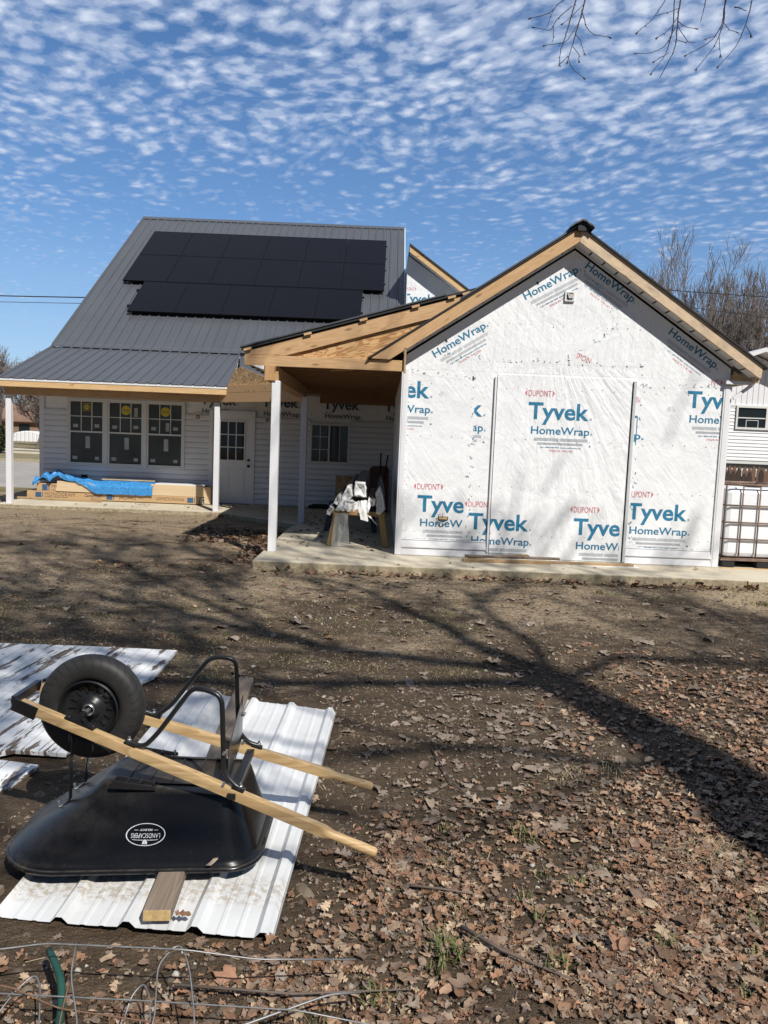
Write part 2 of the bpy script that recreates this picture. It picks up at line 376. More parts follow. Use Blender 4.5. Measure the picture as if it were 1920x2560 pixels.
def concrete():
    m, nt, b = new_mat('concrete'); p = nt.pos()
    n1 = nt.noise(p, 1.3, 5, 0.6); n2 = nt.noise(p, 14, 5, 0.7); n3 = nt.noise(p, 90, 2)
    f = nt.math('ADD', nt.math('MULTIPLY', n1, 0.6), nt.math('MULTIPLY', n2, 0.4))
    c = nt.ramp(f, [(0.28, (0.36, 0.31, 0.225)), (0.52, (0.53, 0.47, 0.355)), (0.75, (0.61, 0.56, 0.44))])
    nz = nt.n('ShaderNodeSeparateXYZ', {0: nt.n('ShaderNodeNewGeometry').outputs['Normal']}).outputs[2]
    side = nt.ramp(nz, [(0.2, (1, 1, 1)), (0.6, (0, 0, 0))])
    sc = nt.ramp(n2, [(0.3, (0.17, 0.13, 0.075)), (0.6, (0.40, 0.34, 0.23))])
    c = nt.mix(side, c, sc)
    st = nt.ramp(nt.noise(p, 3.2, 4, 0.7), [(0.58, (0, 0, 0)), (0.72, (1, 1, 1))])
    c = nt.mix(nt.math('MULTIPLY', st, 0.35), c, (0.27, 0.21, 0.14, 1))
    setb(nt, b, base=c, rough=0.85, normal=nt.bump(nt.math('ADD', n2, nt.math('MULTIPLY', n3, 0.4)), 0.25, 0.006)); return m
M['concrete'] = concrete()
def soil():
    m, nt, b = new_mat('soil'); p = nt.pos(); s = nt.n('ShaderNodeSeparateXYZ', {0: p})
    big = nt.noise(nt.mapping(p, (0.75, 1.25, 1)), 0.62, 6, 0.68, 0.5); mid = nt.noise(nt.mapping(p, (0.8, 1.3, 1)), 3.2, 6, 0.72); fine = nt.noise(p, 22, 5, 0.7); grit = nt.noise(p, 110, 3, 0.7)
    dark = nt.ramp(mid, [(0.3, (0.052, 0.037, 0.025)), (0.7, (0.140, 0.100, 0.066))])
    tan = nt.ramp(fine, [(0.3, (0.16, 0.12, 0.082)), (0.52, (0.33, 0.25, 0.165)), (0.75, (0.50, 0.405, 0.28))])
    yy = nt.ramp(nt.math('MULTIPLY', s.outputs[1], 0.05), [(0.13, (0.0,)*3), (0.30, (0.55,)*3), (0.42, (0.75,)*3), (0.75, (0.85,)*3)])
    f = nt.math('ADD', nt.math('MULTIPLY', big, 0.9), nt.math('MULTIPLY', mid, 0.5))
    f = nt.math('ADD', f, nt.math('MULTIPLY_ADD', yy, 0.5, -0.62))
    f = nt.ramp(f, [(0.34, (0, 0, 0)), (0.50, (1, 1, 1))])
    c = nt.mix(f, dark, tan)
    sand = nt.n('ShaderNodeVectorMath', {0: p, 1: (4.6, 8.6, 0)}, operation='DISTANCE').outputs['Value']
    sm = nt.ramp(nt.math('ADD', nt.math('MULTIPLY', sand, 0.5), nt.math('MULTIPLY', mid, 0.35)), [(0.45, (1, 1, 1)), (0.75, (0, 0, 0))])
    c = nt.mix(sm, c, nt.ramp(grit, [(0.3, (0.26, 0.19, 0.11)), (0.7, (0.55, 0.43, 0.28))]))
    speck = nt.ramp(grit, [(0.60, (0, 0, 0)), (0.70, (1, 1, 1))])
    c = nt.mix(nt.math('MULTIPLY', speck, 0.55), c, (0.36, 0.29, 0.20, 1))
    pit = nt.ramp(fine, [(0.30, (1, 1, 1)), (0.42, (0, 0, 0))])
    c = nt.mix(nt.math('MULTIPLY', pit, 0.6), c, (0.035, 0.027, 0.020, 1))
    far = nt.math('GREATER_THAN', nt.math('ADD', s.outputs[1], nt.math('MULTIPLY', mid, 2.0)), 20.5)
    lawn = nt.ramp(nt.noise(p, 0.5, 5, 0.7), [(0.35, (0.13, 0.115, 0.055)), (0.65, (0.24, 0.19, 0.10))])
    c = nt.mix(far, c, lawn)
    h = nt.math('ADD', nt.math('MULTIPLY', fine, 1.1), nt.math('ADD', nt.math('MULTIPLY', mid, 1.6), nt.math('MULTIPLY', grit, 0.45)))
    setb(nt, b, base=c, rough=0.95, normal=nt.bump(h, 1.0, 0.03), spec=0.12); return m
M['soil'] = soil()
M['asphalt'] = plain('pale_asphalt', (0.30, 0.28, 0.25), 0.9, var=0.2, scale=0.8, bump=0.3)
M['lawn'] = plain('dry_lawn', (0.20, 0.165, 0.085), 0.95, var=0.35, scale=0.6)

# ------------------------------------------------------------------ ground, slabs, road
def gh(x, y):
    h = 0.012*np.sin(x*2.1+1.3*np.sin(y*1.7))+0.010*np.sin(y*2.9+x*0.8+1)+0.006*np.sin(x*6.3-y*4.1)+0.005*np.sin(y*9.1+x*5.2)
    w = np.clip((9.2-y)/1.2, 0, 1)*0.8+0.2
    return h*w*np.clip((26-y)/6, 0, 1)-0.004
def make_ground():
    ys = np.concatenate([[-40, -15, -6, -2], np.linspace(0.5, 10, 240), np.linspace(10.15, 22, 70), [25, 30, 40, 60, 100, 200, 600, 2500]])
    xs = np.concatenate([[-2500, -500, -150, -60, -30, -18], np.linspace(-12, -4, 40), np.linspace(-3.8, 5, 190), np.linspace(5.2, 12, 40), [18, 30, 60, 150, 500, 2500]])
    X, Y = np.meshgrid(xs, ys); Z = gh(X, Y); Z[np.abs(X) > 13] = -0.004
    nx, ny = len(xs), len(ys); I = np.arange(nx*ny).reshape(ny, nx)
    F = np.stack([I[:-1, :-1], I[:-1, 1:], I[1:, 1:], I[1:, :-1]], -1).reshape(-1, 4)
    me = np_mesh('ground', np.stack([X, Y, Z], -1), F, M['soil'], smooth=True)
    tag(link('ground', me), 'bare brown yard soil strewn with dead leaves', 'ground', kind='structure')
make_ground()
def slab(name, poly, ztop, label, zb=-0.12, bev=0.012):
    m = MB(); n = len(poly)
    zt = ztop if isinstance(ztop, list) else [ztop]*n
    m.add([(x, y, zb) for x, y in poly]+[(x, y, z) for (x, y), z in zip(poly, zt)], [tuple(range(n))[::-1], tuple(range(n, 2*n))]+[(i, (i+1)%n, n+(i+1)%n, n+i) for i in range(n)])
    return tag(m.build(name, M['concrete'], bevel=bev), label, 'path', kind='structure')
slab('concrete_path', [(-1.585, 9.42), (4.64, 9.37), (4.70, 10.3), (4.70, 17.2), (-1.46, 17.2), (-1.46, 13.9), (-1.58, 13.1)], 0.108, 'pale concrete slab in front of the wrapped gable')
slab('porch_floor', [(-7.95, 15.58), (-3.35, 15.62), (-1.474, 13.80), (-1.464, 17.25), (-7.95, 17.28)], [0.075, 0.075, 0.092, 0.11, 0.115], 'pale concrete porch floor under the grey roof')
slab('side_pavement', [(4.655, 9.375), (8.5, 9.85), (8.5, 14.5), (4.715, 14.5), (4.715, 10.3)], 0.098, 'concrete slab at the far right under the caged tank')
m = MB(); m.box(-90, -6.5, 21, 37, -0.02, 0.006); tag(m.build('road', M['asphalt']), 'pale dusty street beyond the porch', 'road', kind='structure')
m = MB(); m.box(-90, -6.5, 37, 37.25, -0.02, 0.12); tag(m.build('kerb', M['concrete']), 'concrete kerb along the far side of the street', 'kerb', kind='structure')
m = MB(); m.box(-90, -6.5, 37.25, 140, -0.02, 0.10); tag(m.build('far_lawn', M['lawn']), 'dry lawn across the street', 'lawn', kind='structure')
m = MB(); m.box(-90, -6.5, 46, 49.5, -0.02, 0.125); m.add([(-33, 53, .11), (-20, 53, .11), (-24, 58, .11), (-40, 57, .11)], [(0, 1, 2, 3)]); tag(m.build('sidewalk', M['concrete']), 'pale sidewalk across the street', 'sidewalk', kind='structure')

# ------------------------------------------------------------------ the wrapped addition
YA, XL, XR, XC = 10.40, 0.2256, 4.69, 2.465
AP, SL = 4.31, 0.666                   # apex of the wall, roof slope
ADD = thing('house_addition', (XC, YA, 0.108), 'gabled addition covered in white printed house wrap with raw timber rake boards', 'house')
def roofz(x, z0): return z0-SL*abs(x-XC)
m = MB(); z0 = 0.10
m.prism([(XL+.01, YA, z0), (XR-.01, YA, z0), (XR-.01, YA, roofz(XR, AP)), (XC, YA, AP), (XL+.01, YA, roofz(XL, AP))], (0, 7.0, 0))
m.build('wall', M['wrap'], ADD)
# corner boards, bottom siding courses, door channels
for x0, x1 in ((XL-.005, XL+.088), (XR-.088, XR+.02)):
    m = MB(); ztop = 2.66 if x0 < 1 else 2.60
    m.box(x0, x1, YA-.022, YA+.07, 0.112, ztop); m.box(x0+.02, x1-.02, YA-.028, YA-.022, 0.112, ztop-.005)
    m.build('corner_board', M['vinyl'], ADD, bevel=0.004)
for x0, x1 in ((XL+.088, 1.487), (3.40, XR-.088)):
    m = MB()
    for k in range(2):
        z = 0.112+k*0.105; m.prism([(x0, YA-.026, z), (x0, YA-.028, z+.012), (x0, YA-.008, z+.099), (x0, YA+.005, z+.099), (x0, YA+.005, z)], (x1-x0, 0, 0))
    m.box(x0, x1, YA-.010, YA, .325, .334)
    m.build('siding_board', M['vinyl'], ADD, bevel=0.002)
m = MB(); m.box(1.487, 1.512, YA-.035, YA, .19, 2.60, 0); m.box(1.512, 1.522, YA-.012, YA, .19, 2.60, 1); m.build('door_channel', [M['vinyl'], M['dark']], ADD, bevel=0.002)  # dark strip paints the shadow side of the channel
m = MB(); m.box(3.372, 3.41, YA-.04, YA, .13, 2.61, 0); m.box(3.362, 3.372, YA-.012, YA, .13, 2.60, 1); m.build('door_channel', [M['vinyl_grey'], M['dark']], ADD, bevel=0.002)  # second dark strip, painted shadow side of the right channel
# rake boards (fascia)
YF = 10.16
def rake(x0, x1, ztop, h, y0, y1, mat, name, parent, cut0=None):
    m = MB(); a = (x0, y0, roofz(x0, ztop)); b = (x1, y0, roofz(x1, ztop))
    m.prism([a, b, (x1, y0, b[2]-h), (x0, y0, a[2]-h)], (0, y1-y0, 0)); return m.build(name, mat, parent, bevel=0.004)
ZT = 4.545
wl = math.atan(SL)
def slope_wood(base, sgn):       # wood whose grain follows the rake
    mm = base.copy(); mm.name = base.name+'_rake'; nt = NT(mm.node_tree)
    tc = [n for n in mm.node_tree.nodes if n.type == 'TEX_COORD'][0]
    mp = nt.n('ShaderNodeMapping', {'Rotation': (0, sgn*wl, 0)}); tgt = [l.to_socket for l in tc.outputs['Object'].links]
    for t in tgt: nt.link(mp.outputs[0], t)
    nt.link(tc.outputs['Object'], mp.inputs[0]); return mm
M['rakeL'] = slope_wood(M['pine'], 1); M['rakeR'] = slope_wood(M['pine_old'], -1)
m = MB()
zl = lambda x: roofz(x, ZT)
m.prism([(XC-.002, YF, ZT), (XC-.002, YF, ZT-.188), (0.045, YF, zl(.045)-.188+.0), (-.20, YF, zl(-.20)-.02), (-.20, YF, zl(-.20)+.0)], (0, .04, 0)); m.build('rake_board', M['rakeL'], ADD, bevel=0.004)
m = MB(); m.prism([(XC+.002, YF, ZT), (5.0, YF, zl(5.0)), (4.985, YF, zl(5.0)-.165), (4.955, YF, zl(4.955)-.188), (XC+.002, YF, ZT-.188)], (0, .04, 0)); m.build('rake_board', M['rakeR'], ADD, bevel=0.004)
# roof sheets
m = MB(); t = .024
m.prism([(XC, YF-.03, ZT+.02), (5.06, YF-.03, zl(5.06)+.02), (5.06, YF-.03, zl(5.06)+.02-t), (XC, YF-.03, ZT+.02-t)], (0, 7.3, 0)); m.build('roof', M['underlay'], ADD)
m = MB()
m.prism([(XC, YF-.02, ZT+.02), (-.25, YF-.02, zl(-.25)+.02), (-.25, YF-.02, zl(-.25)+.02-t), (XC, YF-.02, ZT+.02-t)], (0, 7.3, 0)); m.build('roof', M['underlay'], ADD)
m = MB()
m.prism([(XC-.004, YF-.035, ZT+.022), (.95, YF-.035, zl(.95)+.022), (.95, YF-.035, zl(.95)+.045), (XC-.004, YF-.035, ZT+.045)], (0, 7.3, 0)); m.build('roof_sheet', M['roof'], ADD)
m = MB()                              # crimped ridge cap
prof = [(-.15, -.085), (-.09, -.04), (-.045, -.02), (0, .005), (.045, -.005), (.09, -.04), (.13, -.055), (.16, -.09)]
m.prism([(XC+a, YF-.10, ZT+.075+b) for a, b in prof]+[(XC+a, YF-.10, ZT+.058+b-.004) for a, b in prof[::-1]], (0, 7.3, 0)); m.build('ridge_cap', M['roof'], ADD)
m = MB(); m.box(XC-.045, XC+.06, YF-.06, YF-.005, ZT-.06, ZT+.05); m.build('ridge_block', M['underlay'], ADD)
# vented soffit panels between rake boards and wall
for sgn, xe in ((1, 4.96), (-1, .24)):
    m = MB(); L = abs(xe-XC)
    a = Vector((XC, YF+.04, ZT-.175)); b = Vector((xe, YF+.04, roofz(xe, ZT-.175)))
    m.prism([a, b, b+Vector((0, 0, .012)), a+Vector((0, 0, .012))], (0, YA-YF-.04, 0), 0)
    n = int((b-a).length/0.205)
    for i in range(1, n):
        p = a.lerp(b, i/n); q = a.lerp(b, i/n+.006); dz = Vector((0, 0, -.004))
        m.prism([p+dz, q+dz, q+dz*.1, p+dz*.1], (0, YA-YF-.045, 0), 1)
        for j in range(1, 9):
            pp = a.lerp(b, (i-1+j/9)/n); qq = a.lerp(b, (i-1+j/9)/n+.0013)
            m.prism([pp+dz*.5, qq+dz*.5, qq+dz*.1, pp+dz*.1], (0, YA-YF-.06, 0), 2)
    # receiving channel against the wall
    a2 = Vector((XC, YA-.03, ZT-.205)); b2 = Vector((XL if sgn < 0 else XR, YA-.03, roofz(XL if sgn < 0 else XR, ZT-.205)))
    m.prism([a2, b2, b2+Vector((0, 0, .035)), a2+Vector((0, 0, .035))], (0, .028, 0), 0)
    m.build('soffit', [M['vinyl'], M['dark'], M['vinyl_grey']], ADD)
# eave return under the right rake
m = MB(); m.box(4.60, 5.0, YA-.08, YA-.03, 2.62, 2.665); m.bar((4.72, YA-.05, 2.43), (4.96, YA-.05, 2.62), .04, .03, (0, 1, 0)); m.build('eave_bracket', M['vinyl'], ADD)
m = MB(); m.prism([(4.70, YA-.02, 2.67), (4.93, YA-.02, 2.67), (4.72, YA-.02, 2.80)], (0, .015, 0)); m.build('eave_end', M['pine_pale'], ADD)
m = MB(); m.box(4.94, 4.985, YA-.2, 17.2, 2.64, 2.80); m.build('fascia', M['pine_old'], ADD)

# --- printing on the wrap
U, V, N = (1, 0, 0), (0, 0, 1), (0, -1, 0)
m = MB(); m.box(1.523, 3.361, YA-.010, YA, .125, 2.635); m.build('door_wrap', M['wrap'], ADD, bevel=.004)
def logo(tx, tz, parent=ADD, y=YA, dupont=True, tyvek=True, home=True, fine=True, xmin=None, xmax=None, zmin=None, ang=0.0, clip_extra=None, ink=False, s=1.0):
    """one repeat of the printing; (tx, tz) = foot of the big T."""
    mb = MB(); ca, sa = math.cos(ang), math.sin(ang); u = (ca, 0, sa); v = (-sa, 0, ca)
    B, RR, G, K = (3, 3, 3, 3) if ink else (0, 1, 2, 3)
    def P(a, b): return (tx+u[0]*a*s+v[0]*b*s, y, tz+u[2]*a*s+v[2]*b*s)
    def clips(a, b):
        c = []
        if xmin is not None: c.append(((xmin-tx-a, 0), (-1, 0)))
        if xmax is not None: c.append(((xmax-tx-a, 0), (1, 0)))
        if zmin is not None: c.append(((0, zmin-tz-b), (0, -1)))
        for (pt, nrm) in (clip_extra or []):
            dx, dz = pt[0]-P(a, b)[0], pt[1]-P(a, b)[2]
            c.append(((dx*u[0]+dz*u[2], dx*v[0]+dz*v[2]), (nrm[0]*u[0]+nrm[1]*u[2], nrm[0]*v[0]+nrm[1]*v[2])))
        return c
    def T(body, a, b, w, h, mi, bold=0.0, ref='H'): text_on(mb, body, w*s, h*s, P(a, b), u, v, N, mi, bold, 0.0025, ref, clip=clips(a, b))
    def L(a, b, w, h, mi):
        if w <= 0: return
        x0, x1 = a, a+w
        if ang == 0:
            if xmin is not None: x0 = max(x0, xmin-tx)
            if xmax is not None: x1 = min(x1, xmax-tx)
            if x1 <= x0 or (zmin is not None and tz+b < zmin): return
        if clip_extra and any((P(x1, b)[0]-pt[0])*nr[0]+(P(x1, b)[2]-pt[1])*nr[1] > 0 for pt, nr in clip_extra): return
        mb.add([Vector(P(x0, b))+Vector(N)*.0025, Vector(P(x1, b))+Vector(N)*.0025, Vector(P(x1, b+h))+Vector(N)*.0025, Vector(P(x0, b+h))+Vector(N)*.0025], [(0, 1, 2, 3)], mi)
    if tyvek:
        T('Tyvek', 0, 0, .83, .222, B, .022); T('®', .842, 0, .03, .03, B, 0, '®')
    if home:
        T('HomeWrap', .05, -.205, .80, .102, B, .014); T('®', .86, -.205, .028, .028, B, 0, '®')
    if dupont:
        T('DUPONT', -.01, .302, .31, .080, RR, .004)
        for sgn, cx in ((-1, -.028), (1, .318)):
            q = [(cx, .30), (cx+sgn*.032, .345), (cx, .39)]
            if all((xmin is None or tx+a >= xmin) and (xmax is None or tx+a <= xmax) for a, b in q):
                mb.add([Vector(P(a, b))+Vector(N)*.0025 for a, b in q], [(0, 1, 2)], RR)
    if fine:
        for k in range(4):
            L(.095, -.262-k*.011, .34, .0055, G); L(.45, -.262-k*.011, .38, .0055, G)
        for k in range(3): L(.15, -.325-k*.011, .62, .003, K)
        T('Call 1-800-448-9835  tyvek.com/homewrap', .184, -.392, .56, .018, B, .01); T('MADE IN THE USA', .31, -.440, .33, .026, RR, .0)
        for q in ([(.85, -.36), (.865, -.335), (.88, -.36)],): mb.add([Vector(P(a, b))+Vector(N)*.0025 for a, b in q] if (xmax is None or tx+.88 < xmax) and not clip_extra else [], [(0, 1, 2)] if (xmax is None or tx+.88 < xmax) and not clip_extra else [], K)
    return mb.build('printed_logo', [M['blue'], M['red'], M['grey'], M['ink']], parent, fixn=False)
logo(-0.224, 2.276, xmin=.318, dupont=False)
logo(.51, 2.058, xmin=1.225, dupont=False, xmax=1.48)
logo(1.962, 2.056, y=YA-.0105)
logo(.506, .726, xmax=1.148, zmin=.34)
logo(1.222, .510, zmin=.345, xmax=1.487); logo(1.222, .510, y=YA-.0105, xmin=1.522, zmin=.13, dupont=False, fine=True)
logo(2.676, .492, y=YA-.0105, xmax=3.325, zmin=.13)
logo(3.404, .735, xmin=3.445, zmin=.345)
logo(4.119, 2.292, xmax=4.60, dupont=False)
m = MB()
text_on(m, 'NT', .11, .078, (4.43, YA, 2.60), U, V, N, 0, 0, .0025); m.add([(4.555, YA-.0025, 2.60), (4.587, YA-.0025, 2.64), (4.555, YA-.0025, 2.68)], [(0, 1, 2)], 0)
text_on(m, 'IPON', .20, .075, (2.57, YA, 2.89), (.94, 0, -.34), (.34, 0, .94), N, 0, 0, .0025)
text_on(m, 'DU', .055, .07, (3.425, YA, 2.33), U, V, N, 0, 0, .0025)
m.build('printed_logo', M['red'], ADD, fixn=False)
m = MB(); text_on(m, 'p.', .13, .10, (3.43, YA, 1.83), U, V, N, 0, .018, .0025); m.box(3.413, 3.46, YA-.0028, YA-.002, 2.12, 2.15, 0); m.box(3.45, 3.462, YA-.0028, YA-.002, 1.75, 2.12, 0); m.build('printed_logo', M['blue'], ADD, fixn=False)
for x, z, s_ in ((.73, 2.30, '48½'), (3.85, 2.22, '48⅜')):
    m = MB(); text_on(m, s_, .11, .07, (x, YA, z), U, V, N, 0, -.01, .0025, shear=.2); m.build('pencil_mark', M['grey'], ADD, fixn=False)
up = [((XC, ZT-.21), (SL, 1.0)), ]
rk = lambda sgn: [((XC, ZT-.215), (sgn*SL, 1.0))]
a_ = math.atan(SL)
logo(.508, 2.966, ang=R(32.2), dupont=False, tyvek=False, clip_extra=[((XC, ZT-.215), (-SL, 1)), ((.33, 3), (-1, 0))])
logo(1.696, 3.788, ang=R(29.5), dupont=False, tyvek=False, clip_extra=[((XC, ZT-.215), (-SL, 1))])
logo(2.677, 4.286, ang=-R(33), dupont=False, tyvek=False, clip_extra=[((XC, ZT-.222), (SL, 1))])
logo(3.862, 3.465, ang=-R(33.5), dupont=False, tyvek=False, clip_extra=[((XC, ZT-.222), (SL, 1)), ((4.595, 3), (1, 0))])
m = MB()
for x, z_, a_ in ((.80, 3.05, .55), (1.99, 3.86, .52)): d = Vector((math.cos(a_), 0, math.sin(a_)))*.03; n_ = Vector((-d.z, 0, d.x))*1.3; c = Vector((x, YA-.0025, z_)); m.quad(c-d*.5-n_*.5, c+d*.5-n_*.5, c+d*.5+n_*.5, c-d*.5+n_*.5)
m.build('print_mark', M['ink'], ADD, fixn=False)
# seam tape with torn scraps of printing, staple rows
m = MB()
def seam(x0, z0, x1, z1, w=.07):
    d = Vector((x1-x0, 0, z1-z0)); L = d.length; d.normalize(); q = Vector((-d.z, 0, d.x))
    a, b = Vector((x0, YA-.0012, z0)), Vector((x1, YA-.0012, z1))
    m.quad(a-q*w/2, b-q*w/2, b+q*w/2, a+q*w/2, 0)
    t = .03
    while t < L:
        c = a+d*t+q*random.uniform(-.02, .02)+Vector((0, -.0012, 0)); n_ = random.randint(1, 3)
        for _ in range(n_):
            e = d*random.uniform(.008, .03)+q*random.uniform(-.03, .03); f = Vector((-e.z, 0, e.x)).normalized()*random.uniform(.002, .006)
            c2 = c+Vector((random.uniform(-.02, .02), 0, random.uniform(-.02, .02)))
            m.quad(c2-f, c2+e-f, c2+e+f, c2+f, random.choice((1, 1, 2)))
        t += random.uniform(.05, .20)
seam(1.205, .36, 1.215, 2.65); seam(1.23, 2.825, 3.46, 2.83, .06); seam(3.47, .36, 3.475, 2.82); seam(.34, 2.62, 1.2, 2.56, .06)
seam(3.5, 2.555, 4.58, 2.60, .06); seam(2.45, 2.86, 3.12, 3.35, .06); seam(.75, 2.86, 1.2, 2.84, .05); seam(2.62, 4.1, 3.1, 3.4, .05)
m.build('seam_tape', [M['tape'], M['ink'], M['blue']], ADD, fixn=False)
m = MB()
for zr in (.45, 1.10, 1.76, 2.46, 3.3):
    for x in np.arange(.35, 4.6, .145):
        if zr > roofz(x, ZT-.45): continue
        a, b = x+random.uniform(-.02, .02), zr+random.uniform(-.015, .015); s_ = random.uniform(.003, .006)
        yy = YA-.010 if 1.52 < a < 3.37 and zr < 2.63 else YA; m.box(a-s_, a+s_, yy-.003, yy-.001, b-s_, b+s_)
for x0, x1 in ((.318, 1.48), (3.42, 4.6)):
    for x in np.arange(x0, x1, .03):
        if random.random() < .6: m.box(x, x+random.uniform(.01, .025), YA-.003, YA-.001, .343, .346)
for xx in (.322, 4.597):
    for z in np.arange(.4, 2.5, .04):
        if random.random() < .4: m.box(xx-.002, xx+.002, YA-.003, YA-.001, z, z+.02)
m.build('staple', M['ink'], ADD, fixn=False)
# junction box under the peak, outlet opening low on the wall
def jbox(x, z, s, parent, y):
    m = MB(); m.box(x-s*.5, x+s*.5, y-.03, y, z-s*.5, z+s*.5, 0); o = m.build('mounting_block', M['vinyl'], parent, bevel=.004)
    m = MB(); m.box(x-s*.32, x+s*.32, y-.033, y-.0305, z-s*.30, z+s*.34, 0)
    for _ in range(7):
        a = [Vector((x+random.uniform(-.3, .3)*s, y-.04-random.random()*.01, z+random.uniform(-.3, .3)*s)) for _ in range(4)]; m.tube(a, .005, 5, mi=random.choice((1, 2)))
    m.build('wiring', [M['dark'], M['vinyl'], M['pine_pale']], o)
jbox(2.43, 3.70, .135, ADD, YA)
m = MB(); m.box(.80, .94, YA-.004, YA-.001, .585, .665, 0); m.box(.815, .925, YA-.012, YA-.002, .625, .66, 1); m.tube([(.80, YA-.01, .60), (.80, YA-.05, .69), (.83, YA-.06, .70)], .004, 5, mi=0); m.tube([(.86, YA-.01, .65), (.86, YA-.06, .72)], .004, 5, mi=0)
m.tube([(.795, YA-.02, .6), (.87, YA-.05, .575), (.945, YA-.02, .61)], .007, 5, mi=2); m.build('outlet_opening', [M['ink'], M['pine_pale'], M['vinyl_grey']], ADD)

# --- breezeway roof on the left of the addition (part of the addition)
YB = 10.20
m = MB(); m.box(-1.885, .235, YB, YB+.04, 2.60, 2.742); m.build('tie_beam', M['pine'], ADD, bevel=.004)
m = MB(); m.box(.236, .262, YB-.04, YB+.05, 2.58, 2.90); m.build('end_trim', M['oldboard'], ADD)
SB = .292; zb = lambda x: 2.790+SB*(x+1.86)       # top edge of the low rake
M['rakeB'] = slope_wood(M['pine'], .44)
m = MB(); m.prism([(-1.86, YB, zb(-1.86)), (1.06, YB, zb(1.06)), (.63, YB, zl(.63)-.0), (-1.34, YB, 2.744), (-1.86, YB, 2.744)], (0, .04, 0)); m.build('rake_board', M['rakeB'], ADD, bevel=.003)
m = MB(); m.prism([(-1.55, YB+.042, 2.70), (.0, YB+.042, 2.70), (.9, YB+.042, zl(.9)-.06), (.9, YB+.042, zb(.9)-.02), (-1.55, YB+.042, zb(-1.55)-.02)], (0, .012, 0)); m.build('gable_panel', M['ply'], ADD)
m = MB(); m.prism([(-1.92, YB-.03, zb(-1.92)+.02), (1.25, YB-.03, zb(1.25)+.02), (1.25, YB-.03, zb(1.25)+.055), (-1.92, YB-.03, zb(-1.92)+.055)], (0, 7.7, 0)); m.build('roof', M['underlay'], ADD)
m = MB(); m.prism([(-1.94, YB-.045, zb(-1.94)+.056), (.75, YB-.045, zb(.75)+.056), (.75, YB-.045, zb(.75)+.075), (-1.94, YB-.045, zb(-1.94)+.075)], (0, 7.7, 0)); m.build('roof_sheet', M['roof'], ADD)
for x in (-1.84, -1.05, -.32, .36, .83, 1.02):
    m = MB(); m.bar((x-.05, YB-.034, zb(x-.05)+.012), (x+.05, YB-.034, zb(x+.05)+.012), .012, .03, (0, 0, 1)); m.build('batten_end', M['pine'], ADD)
m = MB()
for i in range(14):
    y = 10.62+i*.41
    if y < 16: m.box(-1.86, .23, y, y+.04, 2.605, 2.74)
m.build('ceiling_joist', M['deck'], ADD)  # darker wood than the beams puts the ceiling shade into the colour
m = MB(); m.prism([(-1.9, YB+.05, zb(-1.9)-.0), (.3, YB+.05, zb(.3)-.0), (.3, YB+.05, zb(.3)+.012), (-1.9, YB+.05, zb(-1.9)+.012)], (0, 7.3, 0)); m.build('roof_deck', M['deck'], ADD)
for i in range(2):
    m = MB(); m.box(-1.61+i*.09, -1.525+i*.09, YB+.004+.05*i, 13.98, 2.415, 2.60); m.build('beam', M['pine_y'], ADD, bevel=.003)
m = MB(); m.box(-1.61, -1.46, YB-.01, YB+.003, 2.41, 2.60); m.build('beam_end', M['pine_z'], ADD, bevel=.003)
m = MB(); m.box(-1.88, -1.845, YB+.04, 16.5, 2.62, 2.80); m.build('fascia', M['vinyl'], ADD)
m = MB(); m.prism([(-1.78, YB, 2.603), (-1.62, YB, 2.603), (-1.62, YB, 2.55)], (0, .9, 0)); m.build('soffit_strip', M['vinyl'], ADD)
m = MB(); m.bar((-.75, YB+.3, 2.60), (-.45, YB+.25, 2.62), .03, .012); m.build('hanging_lath', M['pine_pale'], ADD)
for i, (x, y, zt) in enumerate(((-1.46, 10.27, 2.413), (-1.455, 13.93, 2.415))):
    m = MB(); m.box(x-.055, x+.055, y-.055, y+.055, .108, zt); m.build('post', M['vinyl'], ADD, bevel=.006)
m = MB(); m.prism([(-1.80, 11.5, zb(-1.8)+.08), (-1.35, 11.5, zb(-1.35)+.08), (-1.62, 11.5, zb(-1.62)+.10), (-1.74, 11.5, zb(-1.74)+.18), (-1.80, 11.5, zb(-1.8)+.13)], (0, .5, 0)); m.build('loose_flashing', M['roof'], ADD)

# ------------------------------------------------------------------ the house
YW = 17.3
HX0, HX1 = -7.78, .40
HOUSE = thing('house', (-3.7, YW, 0.1), 'house with tall charcoal metal roof, white siding and a posted front porch', 'house')
YBK, ZBK, YRG, ZRG = 17.956, 3.616, 24.57, 8.39
m = MB(); m.prism([(HX0+.10, YW+.02, .09), (HX0+.10, 31, .09), (HX0+.10, 31, 3.7), (HX0+.10, YRG, ZRG-.12), (HX0+.10, YBK, ZBK-.12), (HX0+.10, YW+.02, 2.62)], (HX1-HX0-.16, 0, 0)); m.build('wall', M['wrap'], HOUSE)
# clapboards round the openings
OPEN = [(-7.155, -4.50, .885, 2.36), (-3.945, -2.905, .10, 2.215), (-1.66, -.755, 1.125, 2.03)]
m = MB(); z = .125
while z < 2.08:
    zt = z+.1247; cuts = [(-7.70, HX1-.06)]
    for a, b, c, d in OPEN:
        if d > z+.03 and c < zt-.03:
            nc = []
            for p, q in cuts:
                if b <= p or a >= q: nc.append((p, q)); continue
                if a > p: nc.append((p, a))
                if b < q: nc.append((b, q))
            cuts = nc
    for p, q in cuts:
        m.prism([(p, YW-.028, z), (p, YW-.032, z+.010), (p, YW-.022, z+.085), (p, YW-.003, z+.118), (p, YW+.01, z+.1235), (p, YW+.01, z)], (q-p, 0, 0))
    z += .1247
m.build('siding', M['vinyl'], HOUSE)
m = MB(); m.box(-7.80, -7.70, YW-.03, YW+.09, .09, 2.5); m.build('corner_board', M['vinyl'], HOUSE, bevel=.004)
